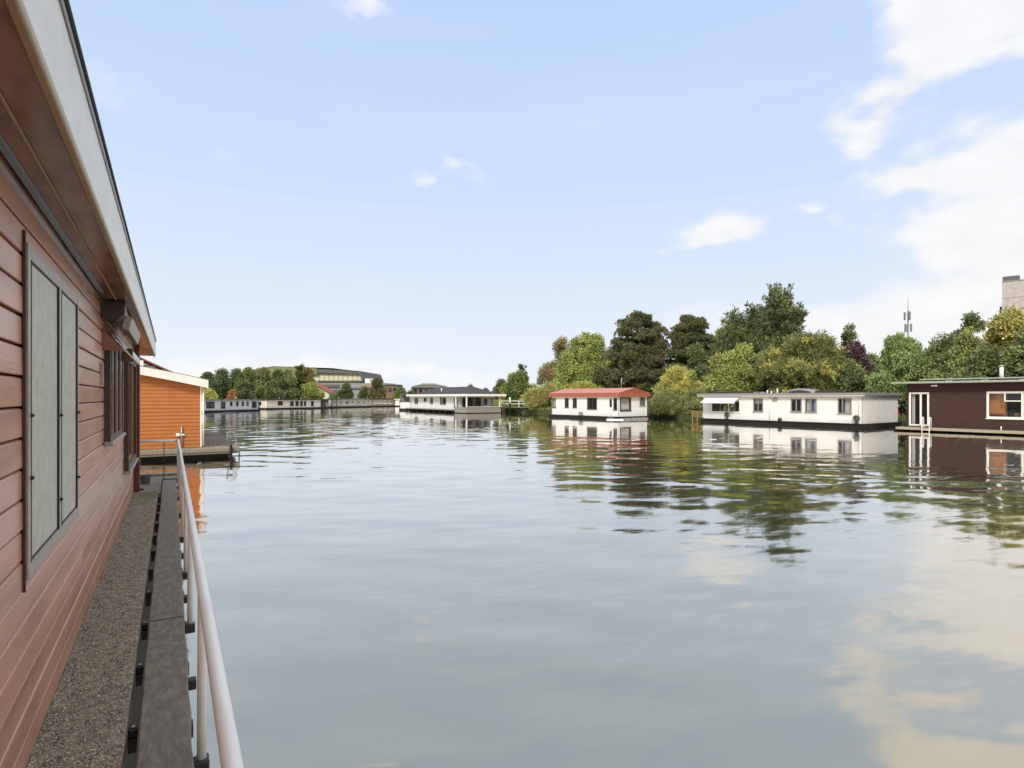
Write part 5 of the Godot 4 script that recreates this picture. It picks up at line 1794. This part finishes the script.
	tree("grey_sallow_shrub", "grey green bush beside the orange gate", "shrub", SR, 694, 64, 388, 34, {"cols": [GR, Color(0.312, 0.339, 0.136)], "n": 700, "base": 0.0, "s": 0.9, "clump": "fan"})
	tree("olive_willow_shrub", "rounded yellowish willow bush left of the red roofed houseboat", "shrub", SR, 546, 83, 384, 44, {"cols": [Color(0.264, 0.287, 0.105), Color(0.498, 0.440, 0.168), GR2], "n": 1200, "base": 0.0, "s": 1.1, "clump": "fan", "lobes": 14})
	tree("bright_shrub", "bright green bush left above the red roof", "shrub", SR, 560, 86, 374, 30, {"cols": [G2, Color(0.401, 0.457, 0.105)], "n": 600, "base": 0.0, "s": 1.1})
	tree("elder_shrub", "yellow green bush above the left half of the red roof", "shrub", SR, 582, 80, 381, 46, {"cols": [Y1, Y2, G2], "n": 800, "base": 0.0, "s": 1.0, "clump": "fan"})
	tree("small_maple_tree", "green round tree behind the jetty", "tree", R, 518, 97, 371, 36, {"cols": [Color(0.150, 0.203, 0.068), Color(0.300, 0.339, 0.105)], "n": 1100, "base": 0.05, "s": 1.2})
	tree("copper_tree", "dark brownish tree at the left of the green tree behind the jetty", "tree", R, 501, 100, 377, 18, {"cols": [BR, DK2], "n": 450, "base": 0.08, "s": 1.1})
	tree("small_fir_tree", "dark pointed tree top behind the green tree at the jetty", "tree", R, 522, 108, 367, 14, {"kind": "spire", "tops": 1, "cols": [DK, DK2], "n": 350, "base": 0.1, "s": 1.3})
	tree("hedge_shrub", "yellow green low bush behind the veranda posts", "shrub", SR, 508, 98, 393, 30, {"cols": [Y1, G2], "n": 450, "base": 0.0, "s": 1.1})
	tree("oak_tree", "mid green tree filling the gap between bright tree and pines", "tree", R, 608, 93, 346, 46, {"cols": [G1, G2], "n": 1100, "base": 0.05, "s": 1.25})
	tree("dark_oak_tree", "mid green tree behind the two pines' lower crowns", "tree", R, 716, 80, 338, 48, {"cols": [DK2, G1], "n": 1100, "base": 0.05, "s": 1.25})
	tree("hornbeam_tree", "green tree behind the gap between purple tree and willow", "tree", R, 871, 64, 350, 46, {"cols": [G1, G2], "n": 1000, "base": 0.02, "s": 1.1})
	tree("field_maple_tree", "yellowish green tree between willow and golden tree", "tree", R, 930, 57, 343, 52, {"cols": [G1, G2, Y1], "n": 1100, "base": 0.02, "s": 1.05})
	# far left bank
	var far := [
		[206, 106, 372, 30, "dark", "leftmost dark tree over the orange house eaves"], [222, 112, 369, 24, "dark", "second dark tree from the orange house"],
		[236, 118, 367.5, 24, "dark", "third dark tree from the orange house, behind the blue white boat"], [250, 122, 366, 24, "grey", "grey green poplar above the blue white houseboat"],
		[264, 124, 368, 22, "grey", "grey green poplar above the gap of the far boats"], [277, 122, 369, 22, "mid", "mid green tree above the left end of the cream houseboat"],
		[289, 124, 367, 20, "grey", "grey green tree before the hall roof"], [299, 128, 367, 14, "spire", "dark narrow tree before the hall front"],
		[308, 130, 367, 20, "olive", "olive autumn tinted tree before the hall"], [243, 112, 378, 26, "mid", "lower mid green tree behind the blue white boat"], [272, 116, 380, 26, "mid", "lower mid green tree in the middle of the far wood"],
	]
	for q in far:
		var cs: Array = {"dark": [G1, GR], "grey": [Color(0.214, 0.233, 0.093), Color(0.323, 0.351, 0.140)], "mid": [G1, Color(0.200, 0.221, 0.088)], "olive": [OL, Color(0.351, 0.254, 0.095), G1], "spire": [DK, DK2]}[q[4]]
		tree("poplar_tree" if q[4] == "grey" else "far_tree", q[5], "tree", Lf, q[0], q[1], q[2], q[3], {"kind": "spire" if q[4] == "spire" else "round", "tops": 1, "cols": cs, "n": 750, "base": 0.08, "s": 1.35})
	tree("yellow_shrub", "yellow green bush at the right edge of the orange house", "shrub", Lf, 208, 101, 389, 22, {"cols": [Y1, Y2], "n": 400, "base": 0.0, "s": 1.1})
	tree("rust_shrub", "small rust coloured bush behind the blue white houseboat", "shrub", Lf, 232, 104, 390, 10, {"cols": [Color(0.406, 0.187, 0.085), Color(0.515, 0.254, 0.127)], "n": 200, "base": 0.0, "s": 1.0})
	tree("broad_shrub", "broad green bush between the blue white and cream houseboats", "shrub", Lf, 262, 116, 386, 26, {"cols": [Color(0.182, 0.221, 0.075), G2], "n": 800, "base": 0.0, "s": 1.2})
	tree("lime_shrub", "bright yellow green bush right of the olive tree by the hall", "shrub", Lf, 312, 126, 382, 26, {"cols": [G2, Y1], "n": 700, "base": 0.0, "s": 1.2})
	tree("young_tree", "small dark tree before the hall's grey front", "tree", Lf, 346, 152, 382, 16, {"cols": [DK2, G1], "n": 500, "base": 0.08, "s": 1.4})
	tree("young_tree", "taller round tree right of the hall", "tree", Lf, 378, 156, 376, 19, {"cols": [Color(0.111, 0.127, 0.051), Color(0.221, 0.187, 0.085)], "n": 600, "base": 0.08, "s": 1.4})
	tree("young_tree", "small tree between the two by the hall", "tree", Lf, 364, 160, 386, 13, {"cols": [G1, OL], "n": 350, "base": 0.08, "s": 1.4})
	tree("hedge", "low bright hedge in front of the hall", "shrub", Lf, 334, 158, 393, 16, {"cols": [G2, G1], "n": 350, "base": 0.0, "s": 1.3})
	tree("distant_tree", "small green tree between the far flats", "tree", Lf, 400, 175, 387, 17, {"cols": [G1, G2], "n": 450, "base": 0.05, "s": 1.6})
	tree("distant_tree", "green tree left of the pale bungalow boat roof", "tree", Lf, 410, 185, 390, 14, {"cols": [DK2, G1], "n": 350, "base": 0.05, "s": 1.6})
	tree("distant_tree", "tree top peeping over the dark hipped roof", "tree", Lf, 470, 120, 385, 8, {"cols": [G1, G2], "n": 250, "base": 0.05, "s": 1.2})
	tree("distant_tree", "low trees right of the dark hipped roof", "tree", Lf, 486, 125, 388, 14, {"cols": [DK2, G1], "n": 300, "base": 0.05, "s": 1.2})
